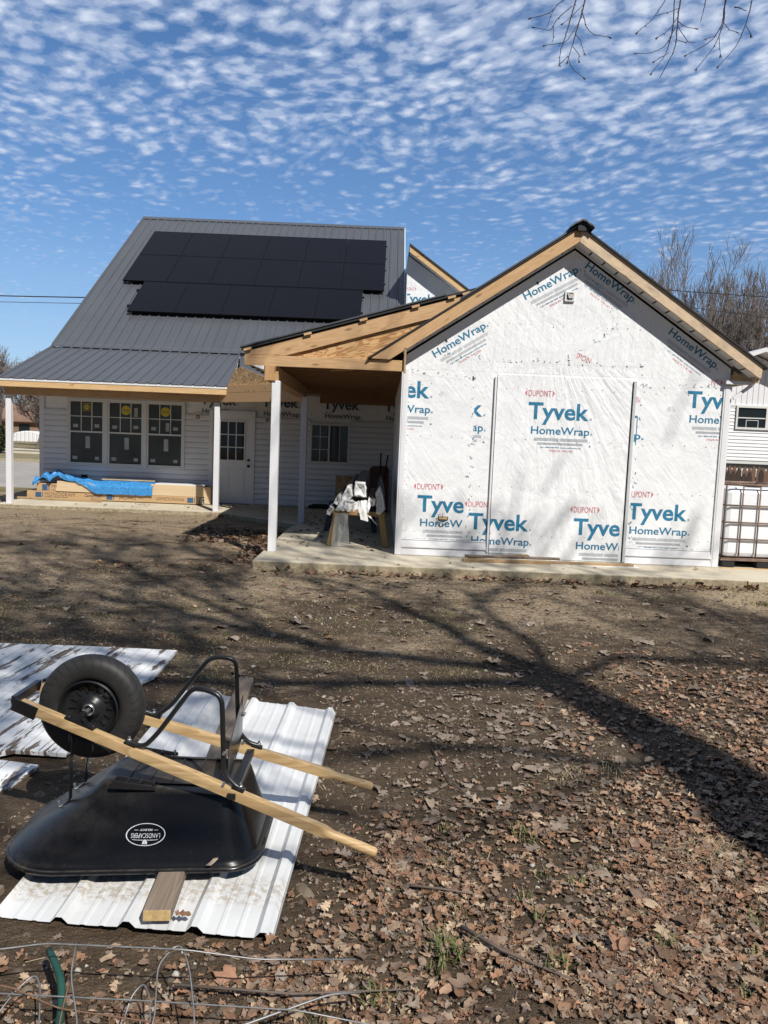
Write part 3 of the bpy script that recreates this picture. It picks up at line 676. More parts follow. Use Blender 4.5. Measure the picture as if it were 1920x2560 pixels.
# upper roof and porch roof: ribbed steel sheets
def ribbed(xs0, xs1, ya, za, yb, zb_, mat, name, pitch=.2286, endfun=None):
    """strip profile along X, from (ya, za) at the foot to (yb, zb_) at the head."""
    nrm = Vector((0, -(zb_-za), yb-ya)).normalized()
    xs, hs = [], []
    x = xs0
    while x < xs1:
        for a, h in ((0, 0), (.016, .027), (.040, .027), (.056, 0), (.115, 0), (.12, .004), (.13, .004), (.135, 0), (.168, 0), (.173, .004), (.183, .004), (.188, 0)):
            if x+a <= xs1: xs.append(x+a); hs.append(h)
        x += pitch
    xs.append(xs1); hs.append(0)
    V, F = [], []
    for i, (x, h) in enumerate(zip(xs, hs)):
        t1 = 1.0 if endfun is None else endfun(x)
        for t in (0, t1):
            p = Vector((x, ya+(yb-ya)*t, za+(zb_-za)*t))+nrm*h; V.append(p)
    for i in range(len(xs)-1): F.append((2*i, 2*i+2, 2*i+3, 2*i+1))
    mm = MB(); mm.add(V, F)
    o = mm.build(name, mat, HOUSE, fixn=False); s = o.modifiers.new('thick', 'SOLIDIFY'); s.thickness = .012; s.offset = -1; return o
ribbed(-7.80, .41, YBK-.03, ZBK-.022+.0, YRG, ZRG, M['roof'], 'roof')
ribbed(-7.80, .41, 31.2, 3.6, YRG+.01, ZRG, M['roof'], 'roof')
YE, ZE = 15.48, 2.655
ribbed(-7.80, -3.11, YE-.03, ZE-.012, YBK, ZBK-.05, M['roof'], 'porch_roof', endfun=lambda x: 1.0 if x < -3.41 else max(.02, 1-(x+3.41)/.3))
m = MB(); m.prism([(-7.81, YRG-.14, ZRG-.075), (-7.81, YRG, ZRG+.035), (-7.81, YRG+.14, ZRG-.075), (-7.81, YRG, ZRG+.022)], (8.23, 0, 0)); m.build('ridge_cap', M['roof'], HOUSE)
m = MB(); m.prism([(-7.81, YBK-.09, ZBK-.05), (-7.81, YBK-.02, ZBK+.012), (-7.81, YBK+.1, ZBK+.075), (-7.81, YBK+.1, ZBK+.06), (-7.81, YBK-.02, ZBK-.03)], (4.4, 0, 0)); m.build('transition_flashing', M['roof'], HOUSE)
for xa in (-7.815, .405):
    m = MB()
    m.prism([(xa, YBK, ZBK+.03), (xa, YRG, ZRG+.03), (xa, YRG, ZRG-.09), (xa, YBK, ZBK-.09)], (.025, 0, 0)); m.build('rake_trim', M['roof'] if xa < 0 else M['vinyl_grey'], HOUSE)
m = MB(); m.prism([(-7.815, YE-.03, ZE+.012), (-7.815, YBK, ZBK-.02), (-7.815, YBK, ZBK-.12), (-7.815, YE-.03, ZE-.09)], (.025, 0, 0)); m.build('rake_trim', M['roof'], HOUSE)
M['bluewrap'] = plain('blue_flashing_tape', (.25, .50, .68), .5)
m = MB(); m.prism([(.432, YBK, ZBK+.0), (.432, YRG, ZRG+.0), (.432, YRG, ZRG-.3), (.432, YBK, ZBK-.3)], (.012, 0, 0)); m.build('flashing_tape', M['bluewrap'], HOUSE)
# eave: drip edge, fascia, soffit, porch beam, ceiling
m = MB(); m.box(-7.80, -3.11, YE-.022, YE, 2.595, 2.638); m.build('drip_edge', M['vinyl'], HOUSE)
m = MB(); m.box(-7.80, -3.11, YE-.012, YE+.03, 2.475, 2.595); m.build('fascia', M['pine_pale'], HOUSE, bevel=.003)
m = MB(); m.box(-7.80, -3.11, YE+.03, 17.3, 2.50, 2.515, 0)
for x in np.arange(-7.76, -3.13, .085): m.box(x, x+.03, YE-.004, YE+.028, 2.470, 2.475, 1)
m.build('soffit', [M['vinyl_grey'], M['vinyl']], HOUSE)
m = MB(); m.box(-7.78, -3.38, 15.65, 15.80, 2.325, 2.50); m.build('porch_beam', M['pine'], HOUSE, bevel=.004)
for x in (-7.715, -3.43):
    m = MB(); m.box(x-.055, x+.055, 15.665, 15.775, .077, 2.325); m.build('post', M['vinyl'], HOUSE, bevel=.006)
# angled header, strand-board end and cut rake board at the right end of the porch
A, B = Vector((-3.40, 15.70, 0)), Vector((-1.45, 13.86, 0)); dv = (B-A).normalized(); nv = Vector((dv.y, -dv.x, 0))
for z0_, z1_ in ((2.33, 2.517), (2.521, 2.67)):
    m = MB(); m.bar(A+dv*.06+Vector((0, 0, (z0_+z1_)/2)), B-dv*.05+Vector((0, 0, (z0_+z1_)/2)), .07, z1_-z0_); m.build('header', M['pine'], HOUSE, bevel=.003)
m = MB(); pa = A+dv*.30; m.prism([pa+Vector((0, 0, 2.672)), pa+dv*1.5+Vector((0, 0, 2.672)), pa+dv*1.5+Vector((0, 0, 2.72)), pa+dv*.42+Vector((0, 0, 3.03)), pa+dv*.2+Vector((0, 0, 2.98))], nv*-.015); m.build('end_sheathing', M['osb'], HOUSE)
m = MB(); m.bar((-3.10, 15.52, 2.64), (-2.98, 15.56, 2.95), .05, .03, (0, -1, 0)); m.build('rake_board', M['pine_pale'], HOUSE, bevel=.002)
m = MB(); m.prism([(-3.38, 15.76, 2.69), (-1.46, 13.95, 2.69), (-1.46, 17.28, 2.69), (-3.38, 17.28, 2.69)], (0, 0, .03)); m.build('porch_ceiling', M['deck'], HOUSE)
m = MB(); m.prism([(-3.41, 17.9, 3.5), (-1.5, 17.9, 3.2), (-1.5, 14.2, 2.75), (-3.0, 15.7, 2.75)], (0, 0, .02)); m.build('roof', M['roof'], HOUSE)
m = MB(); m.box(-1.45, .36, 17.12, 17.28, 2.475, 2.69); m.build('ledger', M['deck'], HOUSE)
# printed wrap band above the siding
for tx in (-4.17, -2.778, -1.387, .003):
    logo(tx, 2.352, HOUSE, y=YW-.003, dupont=False, fine=False, xmax=min(.36, tx+1.0), ink=True)
m = MB()
for _ in range(60):
    x = random.uniform(-4.45, .3); zz_ = random.uniform(2.15, 2.32); a = random.uniform(0, 3.1); d = Vector((math.cos(a), 0, math.sin(a)))*random.uniform(.01, .05); n_ = Vector((-d.z, 0, d.x)).normalized()*.004
    c = Vector((x, YW+.016, zz_)); m.quad(c-n_, c+d-n_, c+d+n_, c+n_)
m.build('staple', M['ink'], HOUSE, fixn=False)

def glass(name, base, rough=0.06):
    m_, nt, b = new_mat(name); setb(nt, b, base=base, rough=rough, spec=0.5); return m_
M['glass'] = glass('dark_glass', (0.012, 0.016, 0.018), 0.04)
M['screen'] = plain('window_film', (0.042, 0.049, 0.047), 0.30, var=0.5, scale=1.2)  # uneven grey in the film colour stands for a faint reflection
M['sticker'] = plain('paper_sticker', (0.36, 0.37, 0.36), 0.6, var=.2)
M['sticker_y'] = plain('yellow_sticker', (0.55, 0.42, 0.03), 0.5, var=.05)
M['sash'] = plain('sash_white', (0.62, 0.62, 0.60), 0.4, var=.04)
# three double-hung windows in one bank
def dh_window(x0, x1, z0_, z1_, zm, sticker):
    w = MB(); y = YW-.035; fw = .038
    w.box(x0, x0+fw, y, YW+.05, z0_, z1_); w.box(x1-fw, x1, y, YW+.05, z0_, z1_); w.box(x0+fw, x1-fw, y, YW+.05, z1_-fw, z1_); w.box(x0+fw, x1-fw, y-.01, YW+.05, z0_, z0_+fw)
    w.box(x0+fw, x1-fw, y-.006, YW+.04, zm-.018, zm+.018)
    gw = (x1-x0-2*fw)
    for k in (1, 2): xx = x0+fw+gw*k/3; w.box(xx-.009, xx+.009, y+.008, YW+.02, zm+.018, z1_-fw)
    zz_ = (zm+z1_-fw)/2+.01; w.box(x0+fw, x1-fw, y+.0085, YW+.02, zz_-.009, zz_+.009)
    o = w.build('window', M['sash'], HOUSE, bevel=.002)
    p = MB(); p.box(x0+fw, x1-fw, YW-.005, YW, zm+.018, z1_-fw); p.build('pane', M['screen'], o)
    p = MB(); p.box(x0+fw, x1-fw, YW-.002, YW, z0_+fw, zm-.018); p.build('pane', M['screen'], o)
    yy = YW-.0062
    def st(cx, cz, a, b): s = MB(); s.box(cx-a/2, cx+a/2, yy-.0008, yy, cz-b/2, cz+b/2, 0); s.build('sticker', M['sticker'], o)
    g = gw/3; xa = x0+fw
    for k, zz2 in ((.45, zm+.13), (2.45, zm+.14)): st(xa+g*k, zz2, .11, .075)
    s2 = YW-.003; yy = s2
    st(xa+gw*.13, z0_+.14, .11, .075); st(xa+gw*.82, z0_+.14, .09, .07); st(xa+gw*.53, z0_+.50, .10, .27)
    yy = YW-.0062
    if sticker == 1: st(xa+g*2.45, z1_-.24, .08, .20)
    if sticker == 2: st(xa+g*1.7, zm+.17, .08, .19)
    s = MB(); c = Vector((xa+g*1.5, yy, z1_-.20-(.0 if sticker else -.04))); r_ = .105 if sticker else .06
    if sticker: s.box(c.x-g*.42, c.x+g*.42, yy-.0006, yy, c.z-.15, c.z+.12, 2)
    else: s.box(c.x-.078, c.x+.078, yy-.0006, yy, c.z-.085, c.z+.085, 1); s.box(c.x-.07, c.x+.07, yy-.001, yy-.0006, c.z-.077, c.z+.077, 2)
    s.add([c+Vector((math.cos(a)*r_, -.0014, math.sin(a)*r_)) for a in np.linspace(0, 2*math.pi, 24, endpoint=False)], [tuple(range(24))[::-1]], 1)
    text_on(s, 'Pella', r_*1.5, r_*.5, (c.x-r_*.75, yy-.0015, c.z-r_*.22), U, V, N, 2, .0, .001, shear=.35)
    s.build('round_sticker', [M['sticker'], M['sticker_y'], M['ink']], o, fixn=False)
zw0, zw1, zwm = .885, 2.335, 1.62
for i, (a, b) in enumerate(((-7.135, -6.335), (-6.25, -5.45), (-5.365, -4.545))): dh_window(a, b, zw0, zw1, zwm, i)
m = MB(); m.box(-7.175, -7.135, YW-.045, YW, .86, 2.375); m.box(-4.545, -4.50, YW-.045, YW, .86, 2.375); m.box(-7.135, -4.545, YW-.045, YW, 2.335, 2.375); m.box(-7.135, -4.545, YW-.055, YW, .855, .885)
for x in (-6.2925, -5.4075): m.box(x-.042, x+.042, YW-.05, YW, .87, 2.335)
m.build('window_trim', M['sash'], HOUSE, bevel=.003)
# small slider
m = MB(); a, b, c, d = -1.665, -.75, 1.115, 2.03
for q in ((a, a+.05, c, d), (b-.05, b, c, d), (a+.05, b-.05, d-.05, d), (a+.05, b-.05, c, c+.05), (-1.245, -1.205, c+.05, d-.05)): m.box(q[0], q[1], YW-.04, YW, q[2], q[3])
for x in (-1.43,): m.box(x-.008, x+.008, YW-.02, YW, c+.05, d-.05)
for zz_ in (1.43, 1.72): m.box(a+.05, -1.245, YW-.0205, YW, zz_-.008, zz_+.008)
for x in (-.985,): m.box(x-.005, x+.005, YW-.016, YW, c+.05, d-.05, 0)
o = m.build('window', M['sash'], HOUSE, bevel=.003)
m = MB(); m.box(a+.05, b-.05, YW-.01, YW-.002, c+.05, d-.05); m.build('pane', M['glass'], o)
# door: slab, raised panels, nine lights, knob and deadbolt
dx0, dx1, dz0, dz1 = -3.86, -2.99, .12, 2.155
m = MB()
for q in ((dx0-.085, dx0, .10, dz1+.07), (dx1, dx1+.085, .10, dz1+.07), (dx0, dx1, dz1, dz1+.07)): m.box(q[0], q[1], YW-.045, YW+.05, q[2], q[3])
m.build('door_frame', M['vinyl'], HOUSE, bevel=.004)
m = MB(); lx0, lx1, lz0, lz1 = -3.70, -3.155, 1.115, 1.975
m.box(dx0, dx1, YW-.015, YW+.02, dz0, dz1)
for q in ((lx0-.03, lx0, lz0-.03, lz1+.03), (lx1, lx1+.03, lz0-.03, lz1+.03), (lx0, lx1, lz1, lz1+.03), (lx0, lx1, lz0-.03, lz0)): m.box(q[0], q[1], YW-.03, YW-.015, q[2], q[3])
for k in (1, 2):
    x = lx0+(lx1-lx0)*k/3; m.box(x-.011, x+.011, YW-.028, YW-.015, lz0, lz1)
    zz_ = lz0+(lz1-lz0)*k/3; m.box(lx0, lx1, YW-.0275, YW-.015, zz_-.011, zz_+.011)
for x0_, x1_ in ((dx0+.13, dx0+.385), (dx1-.385, dx1-.13)):
    for q in ((0, 0), (.03, .006), (.06, 0)): 
        e = q[0]; 
    m.box(x0_, x1_, YW-.021, YW-.015, .30, .92); m.box(x0_+.03, x1_-.03, YW-.026, YW-.021, .33, .89)
DOOR = m.build('door', M['vinyl'], HOUSE, bevel=.004)
m = MB(); m.box(lx0, lx1, YW-.02, YW-.0155, lz0, lz1); m.build('pane', M['glass'], DOOR)
for zz_, r_ in ((.985, .032), (1.118, .028)):
    m = MB(); m.lathe([(.001, -.075), (r_*.8, -.07), (r_, -.05), (r_*.8, -.03), (r_*.5, -.025), (r_, -.015), (r_, .0), (.001, .0)], (-3.045, YW-.015, zz_), 'Y', 20); m.build('knob', M['black_metal'], DOOR, smooth=True)
m = MB(); m.box(dx0, dx1, YW-.06, YW+.02, .10, .12); m.build('threshold', M['dark'], HOUSE)
jbox(-4.215, 2.05, .14, HOUSE, YW); jbox(-2.64, 2.04, .13, HOUSE, YW)
m = MB(); m.box(-6.86, -6.68, YW-.03, YW, .56, .655, 0); m.box(-6.85, -6.70, YW-.034, YW-.03, .57, .645, 1); m.build('vent_opening', [M['vinyl'], M['dark']], HOUSE)
# wing behind, with its own wrapped gable
YG = 20.0; s0 = 20/20
m = MB(); gx, gz = .50, 6.46
m.prism([(gx-.05, YG, .09), (4.2, YG, .09), (4.2, YG, gz-SL*3.7), (gx-.05, YG, gz)], (0, 5, 0)); m.build('wing_wall', M['wrap'], HOUSE)
m = MB(); m.prism([(gx-.02, YG-.32, gz+.20), (4.6, YG-.32, gz+.20-.70*4.1), (4.6, YG-.32, gz+.02-.70*4.1), (gx-.02, YG-.32, gz+.02)], (0, .04, 0)); m.build('rake_board', M['pine_pale'], HOUSE)
m = MB(); m.prism([(gx-.02, YG-.36, gz+.225), (4.62, YG-.36, gz+.225-.70*4.1), (4.62, YG-.36, gz+.20-.70*4.1), (gx-.02, YG-.36, gz+.20)], (0, 5, 0)); m.build('wing_roof', M['roof'], HOUSE)
m = MB(); m.prism([(gx, YG-.28, gz+.03), (4.6, YG-.28, gz+.03-.70*4.1), (4.6, YG-.28, gz+.015-.70*4.1), (gx, YG-.28, gz+.015)], (0, .28, 0)); m.build('soffit', M['vinyl'], HOUSE)
logo(.35, 5.28, HOUSE, y=YG, dupont=True, home=False, fine=False, xmin=.47)
m = MB(); m.box(.40, .47, YBK+2.5, YBK+2.6, 5.3, 5.45); m.build('roof_bracket', M['vinyl'], HOUSE)

# ------------------------------------------------------------------ solar array
n_ = Vector((0, -(ZRG-ZBK), YRG-YBK)).normalized(); e_ = Vector((0, YRG-YBK, ZRG-ZBK)).normalized()
RF0 = Vector((0, YBK, ZBK))
def on_roof(x, t, h): return RF0+Vector((x, 0, 0))+e_*t+n_*h
PWID, PHEI = 1.151, 1.708
rows = [(-7.085, 5.045, 6, 'top row'), (-7.085, 3.325, 6, 'middle row'), (-6.485, 1.59, 5, 'lower row')]
ordn = ['first', 'second', 'third', 'fourth', 'fifth', 'sixth']
def solar_panel(x0, t0, label):
    root = thing('solar_panel', on_roof(x0+PWID/2, t0+PHEI/2, .10), label, 'solar panel', 'black solar panels on the charcoal roof')
    f = MB(); w = .018; h0, h1 = .095, .13
    def bx(xa, xb, ta, tb, ha, hb, mb):
        vs = [on_roof(x, t, h) for h in (ha, hb) for x, t in ((xa, ta), (xb, ta), (xb, tb), (xa, tb))]
        mb.add(vs, [(0, 3, 2, 1), (4, 5, 6, 7), (0, 1, 5, 4), (1, 2, 6, 5), (2, 3, 7, 6), (3, 0, 4, 7)])
    x1, t1 = x0+PWID, t0+PHEI
    bx(x0, x0+w, t0, t1, h0, h1, f); bx(x1-w, x1, t0, t1, h0, h1, f); bx(x0+w, x1-w, t0, t0+w, h0, h1, f); bx(x0+w, x1-w, t1-w, t1, h0, h1, f)
    f.build('frame', M['panel_frame'], root)
    g = MB(); bx(x0+w, x1-w, t0+w, t1-w, h0+.005, h1-.003, g); g.build('cell_sheet', M['panel'], root, loc=None)
for x0, t0, n, rname in rows:
    for i in range(n):
        where = ordn[i]+' panel from the left' if i < n-1 else 'panel at the right end'
        solar_panel(x0+i*(PWID+.0095), t0, 'black solar panel, %s in the %s of the roof array' % (where.replace(' panel', '', 1) if i < n-1 else where.replace('panel ', ''), rname))
for j, (xa, xb, t0, rn) in enumerate(((-7.0, -.17, 5.45, 'near the foot of the top row'), (-7.0, -.17, 6.35, 'near the head of the top row'), (-7.0, -.17, 3.75, 'near the foot of the middle row'), (-7.0, -.17, 4.65, 'near the head of the middle row'), (-6.60, -.70, 2.0, 'near the foot of the lower row'), (-6.60, -.70, 2.9, 'near the head of the lower row'))):
    m = MB(); m.bar(on_roof(xa, t0, .06), on_roof(xb, t0, .06), .045, .055, n_)
    for x in np.arange(xa+.1, xb, 1.2): m.bar(on_roof(x, t0, .005), on_roof(x, t0, .04), .05, .05)
    m.bar(on_roof(xb+.0, t0, .115), on_roof(xb+.06, t0, .115), .05, .05, n_)
    tag(m.build('mounting_rail', M['black_metal']), 'black rail end under the solar array, '+rn, 'rail', 'rails carrying the solar panels')

# ------------------------------------------------------------------ siding boxes, tarp and scraps on the porch
def card(name, base):
    m_, nt, b = new_mat(name); p = nt.objc()
    f = nt.noise(nt.mapping(p, (1.2, 6, 40)), 1.0, 3, 0.6)
    c = nt.ramp(f, [(0.3, tuple(x*.85 for x in base)), (0.7, base)]); setb(nt, b, base=c, rough=.8, normal=nt.bump(nt.noise(p, 7, 3), .25, .01)); return m_
M['card'] = card('cardboard', (.50, .325, .165)); M['card2'] = card('pale_cardboard', (.62, .475, .30))
M['navy'] = plain('navy_print', (.03, .09, .18), .7); M['brownink'] = plain('brown_print', (.10, .075, .06), .8)
yb0 = 16.72
b = thing('cardboard_box', (-6, 16.95, .115), 'long low brown cardboard siding box printed in dark capitals, lowest on the porch', 'box')
m = MB(); m.box(-7.83, -4.02, yb0, 17.18, .118, .275); m.build('carton', M['card'], b, bevel=.006)
m = MB()
for x in (-7.64, -6.07, -4.28): m.box(x, x+.13, yb0-.003, yb0-.0005, .145, .255, 0); m.box(x+.15, x+.165, yb0-.003, yb0-.0005, .145, .255, 0)
text_on(m, 'MONOGRAM', .66, .075, (-7.43, yb0, .18), U, V, N, 1, -.004, .002); text_on(m, 'DOUBLE 4" DESIGNER SIDING', .50, .022, (-7.43, yb0, .145), U, V, N, 1, .02, .002)
text_on(m, 'CertainTeed', .37, .065, (-6.55, yb0, .185), U, V, N, 1, .02, .002)
text_on(m, 'CertainTeed', .37, .065, (-5.42, yb0, .22), (-1, 0, 0), (0, 0, -1), N, 1, .02, .002)
text_on(m, 'MONOGRAM', .60, .07, (-4.36, yb0, .245), (-1, 0, 0), (0, 0, -1), N, 1, -.004, .002)
m.build('print', [M['navy'], M['brownink']], b, fixn=False)
m = MB()
for k in range(9): m.box(-4.018, -3.99+random.uniform(0, .05), yb0+.02+random.random()*.01, 17.1, .125+k*.016, .131+k*.016)
m.build('siding_end', M['vinyl'], b)
b = thing('cardboard_box', (-7.2, 16.95, .28), 'shorter brown siding box under the blue tarp at the left end of the stack', 'box')
m = MB(); m.box(-7.62, -5.0, yb0+.02, 17.15, .278, .45); m.build('carton', M['card'], b, bevel=.006)
m = MB(); y_ = yb0+.02; m.box(-7.50, -7.38, y_-.003, y_-.0005, .295, .43, 0); m.box(-7.36, -7.34, y_-.003, y_-.0005, .295, .43, 0); text_on(m, 'MONOGRAM', .66, .075, (-7.29, y_, .355), U, V, N, 1, -.004, .002); text_on(m, 'DOUBLE 4" DESIGNER', .45, .026, (-7.29, y_, .30), U, V, N, 1, .02, .002); m.build('print', [M['navy'], M['brownink']], b, fixn=False)
m = MB(); m.prism([(-7.15, yb0-.02, .52), (-6.45, yb0-.02, .50), (-5.95, yb0-.02, .33), (-5.85, yb0-.02, .285), (-7.18, yb0-.02, .29)], (0, .012, 0)); tag(m.build('cardboard_flap', M['card2']), 'loose pale cardboard sheet hanging down in front of the tarp', 'cardboard sheet')
b = thing('cardboard_box', (-4.5, 16.95, .28), 'pale upturned cardboard box right of the blue tarp', 'box')
m = MB(); m.box(-5.10, -3.95, yb0+.015, 17.12, .277, .52); m.box(-3.95, -3.80, yb0+.16, 17.12, .118, .50); m.build('carton', M['card2'], b, bevel=.008)
m = MB(); m.box(-5.0, -3.93, yb0+.03, 17.1, .522, .545); m.build('siding_end', M['vinyl'], b)
m = MB(); m.box(-6.3, -5.1, 17.05, 17.2, .56, .59); tag(m.build('trim_board', M['pine_old']), 'thin wood strip against the siding behind the blue tarp', 'board')
def tarp():
    nx, ny = 120, 44; V_, F_ = [], []
    for j in range(ny):
        t = j/(ny-1)
        for i in range(nx):
            s_ = i/(nx-1); x = -7.66+s_*2.62
            bunch = max(0, 1-s_*2.1)
            zt = .525-.06*max(0, 1-s_*3)+.17*bunch+.07*max(0, 1-abs(s_-.16)*7)
            drop = .235*np.clip((s_-.36)*6, .0, 1)+.02+.08*bunch
            y = 17.15-t*.47
            if t > .72:
                q = (t-.72)/.28; z_ = zt-q*drop; y = 16.80-.12*min(1, q*3)-.012*q
            else: z_ = zt+.02*math.sin(t*9+s_*7)
            if s_ < .1: x -= .02; z_ -= (0.1-s_)*.9
            n1 = mnoise.noise(Vector((x*5, t*3, 1.0))); n2 = mnoise.noise(Vector((x*13+t*5, t*9, 4.0))); n3 = mnoise.noise(Vector((x*30, t*22, 7)))
            k = .085*bunch+.014
            V_.append((x+n2*.03*bunch, y-abs(n1)*k*.7-n3*.008, z_+n1*k*1.5+n2*k*.8+n3*.008))
    for j in range(ny-1):
        for i in range(nx-1): F_.append((j*nx+i, j*nx+i+1, (j+1)*nx+i+1, (j+1)*nx+i))
    m_, nt, bb = new_mat('blue_tarp'); p = nt.objc()
    f = nt.noise(p, 18, 4, .6); c = nt.ramp(f, [(.3, (.03, .17, .42)), (.7, (.06, .29, .62))])
    setb(nt, bb, base=c, rough=.35, normal=nt.bump(nt.noise(p, 45, 4, .6), .5, .01)); 
    me = np_mesh('blue_tarp', V_, F_, m_, smooth=True); tag(link('blue_tarp', me), 'crumpled bright blue plastic tarp lying over the siding boxes', 'tarp')
tarp()
m = MB(); m.bar((-7.98, yb0-.10, .125), (-6.1, yb0-.22, .115), .09, .038); tag(m.build('scrap_board', M['oldboard'], bevel=.003), 'short wood board lying in front of the lowest siding box', 'board')
m = MB(); m.bar((-6.32, yb0-.18, .16), (-6.12, yb0-.24, .15), .08, .04); tag(m.build('wood_offcut', M['oldboard'], bevel=.003), 'small wood offcut on the end of the short porch board', 'wood scrap')

# ------------------------------------------------------------------ boards on the slab by the covered doorway
def board(name, a, b, w, h, mat, label, cat='board', group='boards on the slab below the door wrap'):
    m = MB(); m.bar(a, b, w, h); tag(m.build(name, M[mat], bevel=.003), label, cat, group)
board('wood_board', (1.13, 10.02, .128), (3.45, 10.14, .128), .09, .038, 'oldboard', 'longest wood board on the slab, nearest the yard')
board('wood_board', (1.17, 10.15, .165), (2.46, 10.20, .165), .085, .030, 'greyboard', 'shorter darker board stacked behind the longest one')
board('wood_board', (1.22, 10.24, .128), (2.05, 10.27, .190), .06, .022, 'oldboard', 'thin slat leaning at the back of the board pile')
m = MB(); m.bar((2.3, 10.10, .1115), (3.5, 10.13, .1115), .19, .006); tag(m.build('wrap_scrap', M['vinyl']), 'white strip of sheeting under the right end of the long board', 'scrap')

# ------------------------------------------------------------------ sawhorses and wrapped gutters under the breezeway
def sawhorse(loc, label, mat, w=.78, zt=.57):
    x, y = loc; t = thing('sawhorse', (x, y, .108), label, 'sawhorse', 'sawhorses in the breezeway')
    m = MB(); m.box(x-w/2, x+w/2, y-.045, y+.045, zt-.02, zt+.045); m.build('top_rail', mat, t, bevel=.003)
    for sx in (-1, 1):
        for sy in (-1, 1):
            m = MB(); m.bar((x+sx*w*.42, y+sy*.06, zt+.02), (x+sx*w*.53, y+sy*.20, .108), .085, .036, (0, 1, 0)); m.build('leg', mat, t, bevel=.003)
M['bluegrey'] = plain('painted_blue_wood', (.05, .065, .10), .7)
sawhorse((-.315, 11.22), 'front sawhorse with tan wood legs under the plastic wrapped gutters', M['sawleg'])
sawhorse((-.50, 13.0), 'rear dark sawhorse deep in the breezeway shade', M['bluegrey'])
m = MB(); m.box(-.455, -.335, 11.0, 13.6, .575, .655); tag(m.build('timber_beam', M['pine_y'], bevel=.003), 'fresh timber with a sawn end resting across the sawhorses', 'beam')
def plastic():
    m_, nt, b = new_mat('clear_plastic'); p = nt.objc()
    n1 = nt.noise(p, 28, 5, .65, 1.0)
    setb(nt, b, base=nt.ramp(n1, [(.3, (.80, .80, .78)), (.7, (.93, .93, .91))]), rough=.22, trans=.12, normal=nt.bump(n1, .35, .02), alpha=nt.ramp(n1, [(.3, (.75,)*3), (.6, (1.0,)*3)])); return m_
M['plastic'] = plastic()
def film():
    m_, nt, b = new_mat('plastic_film'); p = nt.objc(); n1 = nt.noise(nt.mapping(p, (9, 9, 2)), 2, 4, .6)
    setb(nt, b, base=(.72, .71, .66), rough=.22, normal=nt.bump(n1, .6, .02), alpha=nt.ramp(n1, [(.3, (.28,)*3), (.7, (.62,)*3)])); return m_
M['film'] = film()
M['gutter'] = plain('gutter_metal', (.20, .205, .205), .35, var=.2)
def gutter(prof, y0, y1, label, tilt=0.0, puff=.02, seed=1, drift=0.0):
    """a length of gutter running back from y0; prof = outline (x, z) of its mouth; its front end is wrapped in crumpled film."""
    cx = sum(p[0] for p in prof)/len(prof); cz = sum(p[1] for p in prof)/len(prof)
    t = thing('wrapped_gutter', (cx, y0, .62), label, 'gutter', 'plastic wrapped gutters on the sawhorses')
    m = MB(); m.prism([(x+drift*.0, y0+.05, z) for x, z in prof], (drift, y1-y0, tilt)); m.build('gutter_body', M['gutter'], t)
    # film: subdivided sleeve with crumples, pinched shut towards the viewer
    n = len(prof); K = 18; V_, F_ = [], []
    per = []
    for i in range(n):
        for k in range(K):
            a, b = prof[i], prof[(i+1) % n]; per.append((a[0]+(b[0]-a[0])*k/K, a[1]+(b[1]-a[1])*k/K))
    L = len(per); rings = [(.35, 1.03), (.2, 1.04), (.12, 1.05), (.06, 1.05), (.02, 1.05), (-.005, 1.03), (-.025, .96), (-.03, .86), (-.022, .75), (-.01, .62), (.005, .5), (.02, .36), (.03, .22), (.035, .1), (.035, .02)]
    for j, (dy, s_) in enumerate(rings):
        for x, z in per:
            p = Vector((cx+(x-cx)*s_, y0+dy, cz+(z-cz)*s_)); q = p*17+Vector((seed*7, 0, 0))
            d = Vector((mnoise.noise(q), mnoise.noise(q+Vector((9, 3, 1))), mnoise.noise(q+Vector((2, 8, 5)))))
            V_.append(p+d*puff*(1.0 if j > 2 else .4))
    for j in range(len(rings)-1):
        for i in range(L): F_.append((j*L+i, j*L+(i+1) % L, (j+1)*L+(i+1) % L, (j+1)*L+i))
    mm = MB(); mm.add(V_, F_); mm.build('plastic_wrap', M['plastic'], t, smooth=True)
    return t
def rot(prof, c, a): return [(c[0]+(x-c[0])*math.cos(a)-(z-c[1])*math.sin(a), c[1]+(x-c[0])*math.sin(a)+(z-c[1])*math.cos(a)) for x, z in prof]
gutter([(-.39, .84), (-.215, .84), (-.235, 1.05), (-.385, 1.05)], 11.10, 14.2, 'upright plastic wrapped gutter standing highest in the bundle', .06, .018, 1)
gutter([(-.66, .62), (-.60, .62), (-.41, .85), (-.45, 1.0), (-.50, .98), (-.58, .80)], 11.12, 14.2, 'plastic wrapped gutter leaning left of the tallest one', .05, .016, 2)
gutter([(-.055, .60), (.0, .585), (.07, .67), (.035, .85), (-.02, .995), (-.075, .90)], 11.12, 14.2, 'plastic wrapped gutter leaning at the right end of the bundle', .05, .008, 3)
gutter([(-.70, .72), (-.64, .70), (-.585, .80), (-.63, .85)], 11.14, 13.2, 'small wrapped gutter end left of the leaning gutter', .03, .016, 4)
gutter([(-.79, .58), (-.73, .56), (-.68, .65), (-.73, .70)], 11.02, 13.2, 'lowest small wrapped tube at the far left of the bundle', .1, .02, 5, .15)
gutter([(-.55, .665), (-.40, .655), (-.37, .76), (-.43, .80), (-.53, .77)], 11.02, 13.0, 'crumpled wrapped tube in front of the upright gutter', .03, .028, 6)
gutter([(-.20, .74), (-.10, .72), (-.08, .81), (-.17, .84)], 11.04, 13.0, 'short wrapped tube right of the upright gutter', .03, .026, 7)
